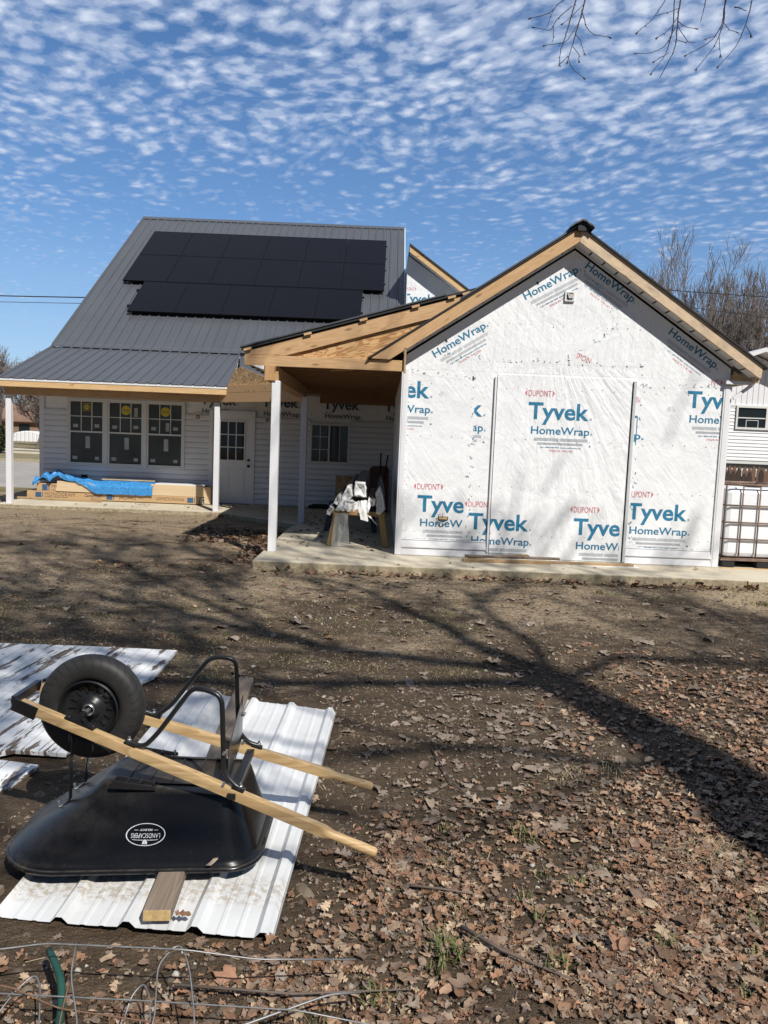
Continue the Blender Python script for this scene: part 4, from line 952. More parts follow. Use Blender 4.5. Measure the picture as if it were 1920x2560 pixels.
def sheet(name, pts_top, pts_bot, n, amp, mat, label, seed):
    V_, F_ = [], []; ny = 14
    for j in range(ny):
        for i in range(n):
            s_, t = i/(n-1), j/(ny-1); p = Vector(pts_top[0]).lerp(Vector(pts_top[1]), s_).lerp(Vector(pts_bot[0]).lerp(Vector(pts_bot[1]), s_), t)
            q = Vector((p.x*16+seed, p.z*5, seed)); p += Vector((mnoise.noise(q)*.3, mnoise.noise(q+Vector((3, 1, 2))), mnoise.noise(q*2.0)*.3))*amp; V_.append(p)
    for j in range(ny-1):
        for i in range(n-1): F_.append((j*n+i, j*n+i+1, (j+1)*n+i+1, (j+1)*n+i))
    m_ = MB(); m_.add(V_, F_); tag(m_.build(name, mat, smooth=True, fixn=False), label, 'plastic sheet')
sheet('plastic_sheet', ((-.66, 11.0, .60), (-.47, 10.99, .60)), ((-.70, 10.95, .125), (-.43, 10.93, .115)), 22, .035, M['film'], 'clear plastic film hanging to the slab over the left sawhorse leg', 3)
sheet('plastic_sheet', ((-.33, 11.0, .70), (-.20, 10.98, .66)), ((-.28, 10.96, .52), (-.17, 10.96, .49)), 14, .03, M['plastic'], 'crumpled plastic tail hanging below the middle of the gutters', 8)
sheet('plastic_sheet', ((-.20, 10.98, .60), (-.14, 10.98, .57)), ((-.05, 10.97, .45), (-.03, 10.97, .44)), 10, .02, M['plastic'], 'thin twisted plastic tail hanging near the right sawhorse leg', 12)
sheet('plastic_sheet', ((-.58, 11.03, .76), (-.12, 11.05, .80)), ((-.60, 10.985, .64), (-.17, 10.99, .61)), 40, .075, M['plastic'], 'crumpled clear plastic bunched across the front of the wrapped gutters', 21)
m = MB(); m.box(-1.02, -.28, 16.85, 16.87, .11, .87); tag(m.build('panel_board', M['osb']), 'brown strand board sheet leaning on the siding in the breezeway', 'board')
m = MB(); pr = [(-.28, .115), (.16, .115), (.16, 1.06), (.10, 1.13), (-.20, 1.12), (-.26, 1.08), (-.28, 1.0)]; m.prism([(x, 16.6+.1*z, z) for x, z in pr], (0, .05, 0))
M['redbrown'] = plain('red_brown_paint', (.085, .025, .018), .5, var=.2); tag(m.build('folding_table', M['redbrown'], bevel=.008), 'dark red brown table top stood on edge beside the strand board', 'table')
for x, z_, l in ((-.03, 1.42, 'dark tool handle standing upright behind the sawhorses'), (.12, 1.38, 'dark tool handle leaning toward the addition wall')):
    t = thing('shovel', (x, 16.3, .11), l, 'shovel', None); m = MB(); m.tube([(x-.02 if x < 0 else x-.12, 16.2, .45), (x, 16.5, z_)], .016, 8); m.build('handle', M['dark'], t, smooth=True)
    m = MB(); xx = x-.02 if x < 0 else x-.12; m.prism([(xx-.10, 16.15, .42), (xx+.10, 16.15, .42), (xx+.09, 16.10, .2), (xx, 16.08, .115), (xx-.09, 16.10, .2)], (0, .012, 0)); m.build('blade', M['dark'], t)
m = MB(); m.box(-1.62, -1.1, 16.9, 17.2, .112, .17); m.box(-1.55, -1.2, 16.95, 17.15, .17, .20); tag(m.build('boot_tray', M['dark'], bevel=.01), 'low black tray on the slab below the small window', 'tray')

# ------------------------------------------------------------------ caged water tank
TX, TY = 4.80, 10.50
T = thing('storage_tank', (TX+.6, TY+.5, .1), 'white plastic tank in a rusty metal cage on a black pallet', 'tank')
def poly_white():
    m_, nt, b = new_mat('white_polyethylene'); p = nt.objc(); n1 = nt.noise(p, 2, 4, .6)
    setb(nt, b, base=nt.ramp(n1, [(.3, (.74, .76, .78)), (.7, (.84, .85, .86))]), rough=.35, sub=0.0, normal=nt.bump(nt.noise(p, 5, 2), .2, .03)); return m_
M['tank'] = poly_white()
M['rust'] = plain('rusty_bar', (.19, .125, .095), .7, var=.4, scale=9)
m = MB(); m.box(TX+.03, TX+1.17, TY+.03, TY+.97, .235, 1.215); m.build('bottle', M['tank'], T, bevel=.07)
m = MB(); m.lathe([(.0, 1.21), (.11, 1.21), (.11, 1.25), (.0, 1.26)], (TX+.6, TY+.5, 0), 'Z', 24); m.build('filler_cap', M['black_metal'], T)
m = MB()
def cage_face(p0, p1):
    p0, p1 = Vector(p0), Vector(p1); n = 5
    for i in range(n+1):
        q = p0.lerp(p1, i/n); m.tube([q+Vector((0, 0, .21)), q+Vector((0, 0, 1.265))], .011, 6)
    for z_ in (.225, .50, .735, .972, 1.262): m.tube([p0+Vector((0, 0, z_)), p1+Vector((0, 0, z_))], .012 if z_ < 1.2 else .017, 6)
cage_face((TX, TY, 0), (TX+1.2, TY, 0)); cage_face((TX, TY+1, 0), (TX+1.2, TY+1, 0)); cage_face((TX, TY, 0), (TX, TY+1, 0)); cage_face((TX+1.2, TY, 0), (TX+1.2, TY+1, 0))
m.tube([(TX+.2, TY, 1.27), (TX+.2, TY+1, 1.27)], .014, 6); m.tube([(TX+.9, TY, 1.27), (TX+.9, TY+1, 1.27)], .014, 6)
m.build('cage', M['rust'], T, smooth=True)
m = MB(); m.box(TX-.01, TX+1.21, TY-.01, TY+1.01, .195, .222)
m.build('base_plate', M['rust'], T)
m = MB(); m.box(TX+.05, TX+1.15, TY+.45, TY+.5, .10, .195); m.build('pallet_bearer', M['dark'], T)
for i in range(3):
    for j in range(3):
        x, y = TX+.02+i*.49, TY+.0+j*.42; m = MB(); m.box(x, x+.18, y, y+.16, .098, .196); m.build('pallet_foot', M['dark'], T, bevel=.01)
m = MB(); m.bar((TX-.05, TY-.10, .102), (TX+1.3, TY-.08, .102), .05, .008); tag(m.build('wood_strip', M['pine_pale']), 'thin pale wood strip lying on the slab before the tank pallet', 'board')

# ------------------------------------------------------------------ picket fences behind the tank
def fence(x0, x1, y, ztop, mat, label, gap, jag):
    t = thing('picket_fence', ((x0+x1)/2, y, 0), label, 'fence', None); x = x0; k = 0
    rl = MB(); rl.box(x0, x1, y+.02, y+.06, .30, .37); rl.box(x0, x1, y+.02, y+.06, ztop-.28, ztop-.20); rl.build('rail', mat, t)
    while x < x1 and k < 95:
        if random.random() > gap:
            h = ztop+random.uniform(-jag, jag); w = .088; m = MB(); l = random.uniform(-.01, .01)
            m.prism([(x, y, .02), (x+w, y, .02), (x+w+l, y, h-.10), (x+w*.72+l, y, h-.03), (x+w*.5+l, y, h), (x+w*.28+l, y, h-.03), (x+l, y, h-.10)], (0, .018, 0)); m.build('picket', mat, t)
        x += .098; k += 1
M['fencedark'] = wood('dark_fence', (.055, .038, .030), (.02, .014, .011), 2, knots=False); M['fencered'] = wood('red_brown_fence', (.20, .12, .085), (.10, .06, .045), 2, knots=False)
fence(5.6, 10.2, 13.2, 1.41, M['fencedark'], 'dark brown picket fence with broken gaps just behind the caged tank', .22, .05)
fence(6.4, 12.6, 15.3, 1.45, M['fencered'], 'lighter red brown picket fence seen through gaps of the dark one', .04, .03)

# ------------------------------------------------------------------ neighbour's house
NB = thing('neighbor_house', (12.0, 22, 0), 'white sided gable house behind the picket fences', 'house')
ny = 22.0; nx0, nx1, npk = 6.6, 14.6, 10.6
m = MB(); m.prism([(nx0, ny+.03, 0), (nx1, ny+.03, 0), (nx1, ny+.03, 3.0), (npk, ny+.03, 4.55), (nx0, ny+.03, 3.0)], (0, 9, 0)); m.build('wall', M['vinyl'], NB)
m = MB(); z = 1.55
while z < 3.10:
    for a, b in (((nx0, 10.12), (12.1, nx1)) if z > 2.40 else ((nx0, nx1),)): m.prism([(a, ny-.02, z), (a, ny+.0, z+.098), (a, ny+.03, z+.1), (a, ny+.03, z)], (b-a, 0, 0))
    z += .10
m.build('siding', M['vinyl'], NB)
m = MB(); x = nx0
while x < nx1:
    zt = 4.5-abs(x+.08-npk)*.3875; m.box(x, x+.145, ny+.0, ny+.03, 3.14, max(3.2, zt)); x += .16
m.build('gable_siding', M['vinyl'], NB)
m = MB(); m.box(nx0, nx1, ny-.03, ny+.03, 3.10, 3.15); m.build('trim_band', M['vinyl'], NB)
m = MB(); m.box(nx0, nx1, ny+.0, ny+.03, 0, 1.36); m.box(nx0, nx1, ny-.0, ny+.03, 1.45, 1.55); m.build('foundation_siding', M['sash'], NB)
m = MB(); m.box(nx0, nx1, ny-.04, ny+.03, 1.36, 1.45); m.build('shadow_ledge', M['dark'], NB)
for sgn in (-1, 1):
    m = MB(); xe = npk+sgn*4.35; m.prism([(npk, ny-.55, 4.72), (xe, ny-.55, 4.72-4.35*.3875), (xe, ny-.55, 4.60-4.35*.3875), (npk, ny-.55, 4.60)], (0, 10, 0)); m.build('roof', M['vinyl'], NB)
m = MB()
for a, b in ((10.14, 10.19), (11.0, 11.10), (11.94, 12.0)): m.box(a, b, ny-.06, ny+.02, 2.44, 3.12)
for a, b in ((10.19, 11.0), (11.10, 11.94)): m.box(a, b, ny-.06, ny+.02, 3.06, 3.12); m.box(a, b, ny-.06, ny+.02, 2.44, 2.50); m.box(a, b, ny-.04, ny+.02, 2.755, 2.785)
wn = m.build('window', M['sash'], NB)
m = MB(); m.box(10.19, 11.94, ny-.015, ny-.005, 2.5, 3.06); m.build('pane', M['glass'], wn)
m = MB()
for a in (10.45, 11.15): 
    for q in ((a, a+.36, 2.70, 2.715), (a, a+.015, 2.5, 2.7), (a+.345, a+.36, 2.5, 2.7)): m.box(q[0], q[1], ny-.019, ny-.016, q[2], q[3])
m.build('box_fan', M['sash'], wn)

# ------------------------------------------------------------------ far side of the street
def house_far(x, y, w, h, d, hr, wallm, roofm, label):
    t = thing('bungalow', (x, y, 0), label, 'house', None)
    m = MB(); m.box(x-w/2, x+w/2, y, y+d, 0, h); m.build('wall', wallm, t)
    m = MB(); m.prism([(x-w/2-.4, y-.5, h), (x-w/2-.4, y+d/2, h+hr), (x-w/2-.4, y+d+.5, h), (x-w/2-.4, y+d+.5, h-.15), (x-w/2-.4, y-.5, h-.15)], (w+.8, 0, 0)); m.build('roof', roofm, t)
    for k in range(3):
        m = MB(); xx = x-w*.35+k*w*.33; m.box(xx, xx+1.3, y-.05, y, 1.0, h-.4); m.build('window', M['glass'], t)
M['shingle'] = plain('brown_shingles', (.20, .12, .085), .9, var=.25, scale=1.5); M['orange'] = plain('orange_brick', (.25, .16, .11), .9, var=.2); M['palebrick'] = plain('pale_wall', (.42, .36, .30), .9)
house_far(-44, 93, 24, 2.5, 9, 2.3, M['orange'], M['shingle'], 'low orange brick bungalow with a brown roof across the street')
house_far(-70, 105, 22, 2.6, 9, 2.5, M['palebrick'], M['shingle'], 'pale bungalow at the far left behind the hedge')
m = MB()
for k in range(9): m.prism([(-41+k*.45, 84, .1), (-40.55+k*.45, 84, .1), (-40.55+k*.45, 84.0, 1.0+.35*math.sin((k+1)*.4)), (-41+k*.45, 84.0, 1.0+.35*math.sin(k*.4))], (0, 2.0, 0))
tag(m.build('covered_boat', M['vinyl'], bevel=.1), 'white covered shape parked by the brown house', 'boat')

def leaf_ball(name, centers, n, size, cols, label, cat):
    c = np.array(centers, float); idx = rng.integers(0, len(c), n); d = rng.normal(size=(n, 3)); d /= np.linalg.norm(d, axis=1)[:, None]
    p = c[idx, :3]+d*(c[idx, 3:4]*rng.uniform(.6, 1.05, (n, 1))); p[:, 2] = np.abs(p[:, 2])+.05
    a = rng.normal(size=(n, 3)); a /= np.linalg.norm(a, axis=1)[:, None]; b = np.cross(a, rng.normal(size=(n, 3))); b /= np.linalg.norm(b, axis=1)[:, None]
    V_ = np.stack([p+a*size, p+b*size*.6, p-a*size, p-b*size*.6], 1); col = np.array(cols)[rng.integers(0, len(cols), n)]
    me = np_mesh(name, V_, np.arange(4*n).reshape(n, 4), M['tint'], np.repeat(col, 4, 0)); return tag(link(name, me), label, cat)
def tint_mat(name, rough=.7):
    m_, nt, b = new_mat(name); at = nt.n('ShaderNodeAttribute', attribute_name='tint').outputs['Color']
    p = nt.pos(); c = nt.mix(nt.math('MULTIPLY', nt.noise(p, 60, 3), .45), at, (.02, .015, .01, 1)); setb(nt, b, base=c, rough=rough, spec=.3); return m_
M['tint'] = tint_mat('tinted_leaf')
leaf_ball('evergreen_bush', [(-24.8, 45.5, 1.3, 1.5), (-27, 46, 1.2, 1.7), (-23.3, 45.2, .9, 1.0)], 9000, .09, [(.03, .05, .015), (.05, .06, .02), (.10, .085, .025), (.02, .035, .012)], 'rounded dark green bush at the left behind the porch post', 'bush')

# ------------------------------------------------------------------ bare trees
M['bark'] = plain('grey_bark', (.13, .10, .08), .95, var=.35, scale=5, bump=.5, bscale=30); M['twig'] = plain('twig_bark', (.23, .195, .175), .9, var=.3, scale=3); M['twigdark'] = plain('dark_twig', (.06, .042, .035), .8)
def grow(out, p, d, L, r, depth, maxd, spread, upb, rg, nkids, twigseg=3):
    pts, rs = [Vector(p)], [r]; d = Vector(d).normalized(); n = 4 if depth < maxd else twigseg
    for i in range(n):
        d = (d+Vector((rg.uniform(-1, 1), rg.uniform(-1, 1), rg.uniform(-.6, 1)*1.0))*.16+Vector((0, 0, upb*.10))).normalized()
        pts.append(pts[-1]+d*(L/n)); rs.append(r*(1-.55*(i+1)/n))
    out.append((depth, pts, rs))
    if depth >= maxd: return
    k = nkids if depth else nkids+1
    for i in range(k):
        t = rg.uniform(.30, 1.0) if i else 1.0; j = min(int(t*n), n-1); q = pts[j].lerp(pts[j+1], t*n-j)
        dd = (pts[j+1]-pts[j]).normalized(); o = Vector((rg.uniform(-1, 1), rg.uniform(-1, 1), rg.uniform(-.35, 1)*1.0)); o = (o-dd*o.dot(dd))
        if o.length < .01: continue
        nd = (dd+o.normalized()*spread*rg.uniform(.6, 1.2)+Vector((0, 0, upb*.3))).normalized()
        grow(out, q, nd, L*rg.uniform(.55, .78), max(rs[j]*rg.uniform(.45, .62), .003), depth+1, maxd, spread, upb, rg, nkids, twigseg)
def tree(loc, h, label, seed, maxd=5, kids=4, spread=.55, upb=.6, r0=None, trunkfrac=.30, rmin=.012, twig='twig', cat='tree', group=None, stems=1):
    rg = random.Random(seed); t = thing('bare_tree', loc, label, cat, group); out = []
    for s_ in range(stems):
        b = Vector(loc)+Vector((rg.uniform(-.3, .3), rg.uniform(-.3, .3), -.1))*(stems > 1)
        grow(out, b, (rg.uniform(-.25, .25)*(1+stems*.3), rg.uniform(-.15, .15), 1), h*trunkfrac*1.25, r0 or h*.017, 0, maxd, spread, upb, rg, kids)
    tr, cr = MB(), MB()
    for dep, pts, rs in out:
        (tr if dep <= 1 else cr).tube(pts, [max(q, rmin) for q in rs], 7 if dep <= 1 else (4 if dep < 4 else 3), cap=False)
    tr.build('trunk', M['bark'], t, smooth=True, fixn=False); cr.build('crown', M[twig], t, smooth=True, fixn=False)
# right of the addition
for i, (x, y, h, l, r_) in enumerate(((12.9, 36, 11.6, 'bare tree rising closest to the right rake board', 11), (15.9, 37, 12.4, 'tallest bare tree above the lower end of the right rake', 22), (18.4, 38, 11.6, 'bare tree at the right edge over the white neighbor house', 33), (15.0, 33, 7.6, 'shorter bare tree close behind the white gable roof', 44), (14.4, 41, 12.4, 'thin bare tree between the two tall ones at right', 57))):
    tree((x, y, 0), h, l, r_, 6, 3, .55, .6, r0=.11, trunkfrac=.27, rmin=.0095, stems=5, group='bare trees behind the white house')
# left, across the street
for i, (x, y, h, l) in enumerate(((-31.2, 70, 8.2, 'reddish bare tree just right of the first porch post'), (-36.5, 68, 8.8, 'dense bare tree rising over the porch eave at the left edge'), (-43, 96, 11, 'hazy bare tree behind the bungalow roof'), (-33.5, 62, 6.6, 'bare spreading tree left of the first porch post'), (-28.0, 66, 6.2, 'bare tree between the porch post and the house corner'), (-25.5, 56, 6.0, 'bare tree whose top shows along the left slope of the metal roof'), (-40, 80, 8.6, 'tall pale bare tree at the far left edge'), (-34, 78, 7.6, 'thin bare tree behind the spreading one at left'), (-47, 88, 8.8, 'distant bare tree above the orange bungalow'), (-22.6, 55, 8.4, 'tall bare tree peeping out beside the upper metal roof'))):
    tree((x, y, 0), h, l, 60+i, 5, 5, .7, .35, r0=h*.02, rmin=.016, group='bare trees across the street')

# ------------------------------------------------------------------ overhead wires
def wire(a, b, sag, r, label):
    a, b = Vector(a), Vector(b); m = MB(); m.tube([a.lerp(b, t)-Vector((0, 0, sag*4*t*(1-t))) for t in np.linspace(0, 1, 25)], r, 5); tag(m.build('power_line', M['dark'], smooth=True), label, 'wire', 'overhead power lines')
wire((-60, 41, 8.9), (-5, 41, 9.0), .5, .030, 'thicker dark wire crossing the sky left of the metal roof'); wire((-60, 41, 8.55), (-5, 41, 8.7), .5, .015, 'thin wire just below the thicker one at left')
wire((6, 30, 8.15), (40, 30, 7.9), .3, .016, 'upper wire through the bare trees at right'); wire((6, 30, 7.9), (40, 30, 5.3), .2, .010, 'thin pale slanting wire below the upper one at right'); wire((6, 30, 5.6), (40, 30, 5.2), .1, .014, 'lowest wire through the bare trees at right')

# ------------------------------------------------------------------ white steel sheet, plank, old painted boards
def steel_sheet():
    p00, p10 = Vector((-1.235, 2.392, 0)), Vector((-.296, 2.331, 0)); p01, p11 = Vector((-1.21, 4.70, 0)), Vector((-.218, 4.415, 0))
    W_ = .94; prof = []
    for k in range(5):
        x = W_-.03-k*.2286
        prof += [(x-.032, .004), (x-.013, .024), (x+.009, .024), (x+.030, .004)]
        for o in (-.085, -.15): prof += [(x+o-.012, .003), (x+o-.005, .0052), (x+o+.005, .0052), (x+o+.012, .003)]
    prof = sorted([q for q in prof if 0 <= q[0] <= W_]+[(0, .004), (W_, -.012)])
    n = 60; V_, F_ = [], []; m_ = len(prof)
    for j in range(n+1):
        t = j/n
        for x, h in prof:
            s_ = x/W_; p = (p00.lerp(p10, s_)).lerp(p01.lerp(p11, s_), t)
            z_ = .020+h+.006*mnoise.noise(Vector((p.x*2.5, p.y*2.5, 0)))+.012*max(0, t-.75)*4*(.5+.5*math.sin(s_*9))*.6
            V_.append((p.x, p.y, z_))
    for j in range(n):
        for i in range(m_-1): F_.append((j*m_+i, j*m_+i+1, (j+1)*m_+i+1, (j+1)*m_+i))
    mt, nt, b = new_mat('white_painted_steel'); p = nt.pos(); s = nt.n('ShaderNodeSeparateXYZ', {0: p})
    n1 = nt.noise(p, 3.5, 5, .65); n2 = nt.noise(p, 38, 5, .7)
    c = nt.ramp(n1, [(.3, (.58, .59, .585)), (.7, (.69, .695, .69))])
    band = nt.ramp(nt.math('ADD', nt.math('MULTIPLY_ADD', s.outputs[1], 1.6, -3.6), nt.math('MULTIPLY', n1, .12)), [(.42, (0, 0, 0)), (.50, (1, 1, 1)), (.62, (1, 1, 1)), (.80, (0, 0, 0))])
    dirt = nt.math('MULTIPLY', nt.ramp(n2, [(.46, (0, 0, 0)), (.58, (1, 1, 1))]), band)
    dirt = nt.math('MAXIMUM', dirt, nt.math('MULTIPLY', nt.ramp(n2, [(.70, (0, 0, 0)), (.74, (1, 1, 1))]), .3))
    c = nt.mix(nt.math('MULTIPLY', dirt, .65), c, (.36, .28, .19, 1))
    setb(nt, b, base=c, rough=nt.math('MULTIPLY_ADD', n1, .3, .22), normal=nt.bump(nt.noise(p, 5, 3), .25, .02), spec=.5)
    mb = MB(); mb.add(V_, F_); o = mb.build('metal_sheet', mt, fixn=False); sd = o.modifiers.new('thick', 'SOLIDIFY'); sd.thickness = .0015
    tag(o, 'white ribbed steel panel lying on the ground under the wheelbarrow', 'metal sheet')
steel_sheet()
m = MB(); m.bar((-.682, 2.36, .070), (-.83, 4.82, .070), .092, .038); m.box
o = tag(m.build('wood_plank', M['greyboard'], bevel=.003), 'long weathered grey plank running under the wheelbarrow across the steel panel', 'plank')
m = MB(); m.bar((-.6818, 2.3575, .070), (-.682, 2.3598, .070), .089, .035); m.build('sawn_end', M['endgrain'], o)
def peeling():
    mt, nt, b = new_mat('peeling_paint'); p = nt.pos(); s = nt.n('ShaderNodeSeparateXYZ', {0: p})
    q = nt.mapping(p, (15, 1.9, 8), (0, 0, R(3)))
    n1 = nt.noise(q, 1.0, 6, .68, .3); big = nt.noise(p, 1.1, 4, .6)
    f = nt.math('ADD', n1, nt.math('MULTIPLY_ADD', big, .42, -.20))
    mask = nt.ramp(f, [(.552, (0, 0, 0)), (.565, (1, 1, 1))])
    woodc = nt.ramp(nt.noise(nt.mapping(p, (60, 4, 10)), 1, 4, .6), [(.3, (.075, .05, .038)), (.7, (.20, .15, .115))])
    paint = nt.ramp(nt.noise(p, 9, 4, .6), [(.3, (.60, .61, .60)), (.7, (.76, .765, .76))])
    c = nt.mix(mask, paint, woodc)
    gr = nt.math('FRACT', nt.math('MULTIPLY', s.outputs[0], 1/.093)); gm = nt.math('LESS_THAN', gr, .05)
    c = nt.mix(nt.math('MULTIPLY', gm, .55), c, (.10, .075, .055, 1))
    setb(nt, b, base=c, rough=.75, normal=nt.bump(nt.math('SUBTRACT', nt.math('MULTIPLY', mask, -.6), gm), .6, .006)); return mt
M['peel'] = peeling()
def boardpanel(name, poly, zt, label, gaps):
    m = MB(); x0 = min(p[0] for p in poly); m.prism([(x, y, .006) for x, y in poly], (0, 0, zt))
    tag(m.build(name, M['peel'], bevel=.004), label, 'old boards')
boardpanel('painted_platform', [(-3.6, 3.62), (-1.86, 3.655), (-1.80, 3.70), (-1.53, 3.68), (-1.51, 4.85), (-1.47, 4.95), (-1.485, 5.58), (-2.2, 5.60), (-3.6, 5.57)], .026, 'large panel of white tongue and groove boards with peeling paint behind the wheel', 8)
boardpanel('painted_platform', [(-2.9, 3.10), (-1.78, 3.02), (-1.63, 3.33), (-1.60, 3.54), (-1.80, 3.58), (-2.9, 3.57)], .024, 'smaller broken piece of peeling white boards left of the wheel shadow', 4)
m = MB(); m.bar((-2.1, 2.60, .03), (-1.28, 2.50, .025), .09, .03); tag(m.build('wood_board', M['greyboard'], bevel=.003), 'dark weathered board end beside the nose of the tray', 'board')

# ------------------------------------------------------------------ upturned wheelbarrow
WB = thing('wheelbarrow', (-.80, 2.87, .09), 'black wheelbarrow turned upside down with its wheel in the air and wooden handles', 'wheelbarrow')
def tray_mat():
    mt, nt, b = new_mat('black_plastic'); p = nt.pos()
    n1 = nt.noise(p, 7, 6, .7); scr = nt.noise(nt.mapping(p, (55, 55, 6), (0.4, .2, .8)), 1, 4, .7)
    s1 = nt.ramp(scr, [(.66, (0, 0, 0)), (.74, (1, 1, 1))]); s1 = nt.math('MULTIPLY', s1, nt.ramp(n1, [(.5, (0, 0, 0)), (.7, (1, 1, 1))]))
    dust = nt.ramp(nt.noise(p, 160, 3, .8), [(.66, (0, 0, 0)), (.76, (1, 1, 1))])
    c = nt.mix(nt.math('MULTIPLY', s1, .5), (.0050, .0050, .0058, 1), (.08, .08, .08, 1))
    c = nt.mix(nt.math('MULTIPLY', dust, .3), c, (.2, .18, .15, 1))
    nz = nt.n('ShaderNodeSeparateXYZ', {0: nt.n('ShaderNodeNewGeometry').outputs['Normal']}).outputs[2]
    settled = nt.math('MULTIPLY', nt.ramp(nz, [(.6, (0, 0, 0)), (.95, (1, 1, 1))]), nt.ramp(nt.noise(p, 22, 5, .7), [(.3, (.1,)*3), (.7, (.6,)*3)]))
    c = nt.mix(settled, c, (.085, .075, .062, 1))
    sp = nt.n('ShaderNodeSeparateXYZ', {0: p}); mud = nt.math('MULTIPLY', nt.ramp(nt.math('ADD', sp.outputs[2], nt.math('MULTIPLY', n1, .05)), [(.118, (1, 1, 1)), (.15, (0, 0, 0))]), nt.ramp(nt.math('MULTIPLY', sp.outputs[0], -.78), [(.0, (.0,)*3), (.9, (.0,)*3), (1.0, (.10,)*3)]))
    mud = nt.math('MULTIPLY', mud, nt.ramp(nt.noise(p, 30, 4, .7), [(.42, (0, 0, 0)), (.62, (1, 1, 1))]))
    c = nt.mix(nt.math('MULTIPLY', mud, 2.2), c, (.30, .22, .13, 1))
    ro = nt.math('ADD', nt.math('MULTIPLY_ADD', n1, .18, .14), nt.math('MULTIPLY', settled, .4))
    setb(nt, b, base=c, rough=ro, spec=.38, normal=nt.bump(nt.noise(p, 3, 3), .12, .02)); return mt
M['tray'] = tray_mat()
def rquad(cs, rads, z, na=8):
    pts = []
    for i in range(4):
        p, a, b = Vector((*cs[i], 0)), Vector((*cs[i-1], 0)), Vector((*cs[(i+1) % 4], 0)); u = (a-p).normalized(); v = (b-p).normalized(); r_ = rads[i]
        ang = u.angle(v); tl = r_/math.tan(ang/2); s_, e_ = p+u*tl, p+v*tl; c = p+(u+v).normalized()*(r_/math.sin(ang/2))
        for k in range(na+1):
            t = k/na; th = math.pi-ang; w = ((s_-c)*math.sin((1-t)*th)+(e_-c)*math.sin(t*th))/math.sin(th); pts.append(Vector((c.x+w.x, c.y+w.y, z)))
        # straight side subdivisions
        nxt = Vector((*cs[(i+1) % 4], 0)); r2 = rads[(i+1) % 4]; a2, b2 = p, Vector((*cs[(i+2) % 4], 0)); ang2 = (a2-nxt).angle(b2-nxt)
        s2 = nxt+(a2-nxt).normalized()*(r2/math.tan(ang2/2))
        for k in range(1, 6): q = e_.lerp(s2, k/6); pts.append(Vector((q.x, q.y, z)))
    return pts
RIM = [(-1.335, 2.530), (-.412, 2.628), (-.412, 3.10), (-1.335, 3.205)]; TOP = [(-1.015, 2.785), (-.500, 2.690), (-.480, 3.03), (-1.01, 3.045)]
rr, tr_ = [.22, .12, .12, .22], [.045, .06, .06, .045]
def ring(t, z, grow_=0):
    cs = [Vector(RIM[i]).lerp(Vector(TOP[i]), t) for i in range(4)]; c = sum(cs, Vector((0, 0)))/4
    cs = [q+(q-c).normalized()*grow_ for q in cs]; return rquad([tuple(q) for q in cs], [rr[i]*(1-t)+tr_[i]*t for i in range(4)], z)
rings = [ring(0, .078, .012), ring(0, .086, .016), ring(0, .098, .010), ring(.015, .105)]
rings += [ring(t, .105+(.318-.105)*t) for t in np.linspace(.06, .90, 12)]
for a in np.linspace(.15, 1, 7): rings.append(ring(.90+.09*math.sin(a*math.pi/2)+.085*a*a*.9, .2967+.0233*math.sin(a*math.pi/2)+.002*a))
L = len(rings[0]); m = MB(); m.add([p for r_ in rings for p in r_], [(j*L+i, j*L+(i+1) % L, (j+1)*L+(i+1) % L, (j+1)*L+i) for j in range(len(rings)-1) for i in range(L)]+[tuple((len(rings)-1)*L+i for i in range(L))])
TRAY = m.build('tray', M['tray'], WB, smooth=True, angle=R(60))
m = MB(); lip = ring(0, .087, .014); m.tube(lip+[lip[0]], .0095, 8, cap=False); m.build('rolled_rim', M['tray'], TRAY, smooth=True)
m = MB()
for k in range(5): m.box(-.93+k*.085, -.925+k*.085, 2.78, 3.02, .320, .327)
m.box(-.95, -.52, 2.77, 2.775, .32, .328); m.box(-.95, -.52, 3.0, 3.005, .32, .328); m.build('base_rib', M['tray'], TRAY)
M['decal'] = plain('white_decal', (.72, .74, .76), .45, var=.05)
from mathutils.bvhtree import BVHTree
TBVH = BVHTree.FromPolygons([Vector(v.co) for v in TRAY.data.vertices], [tuple(p.vertices) for p in TRAY.data.polygons])
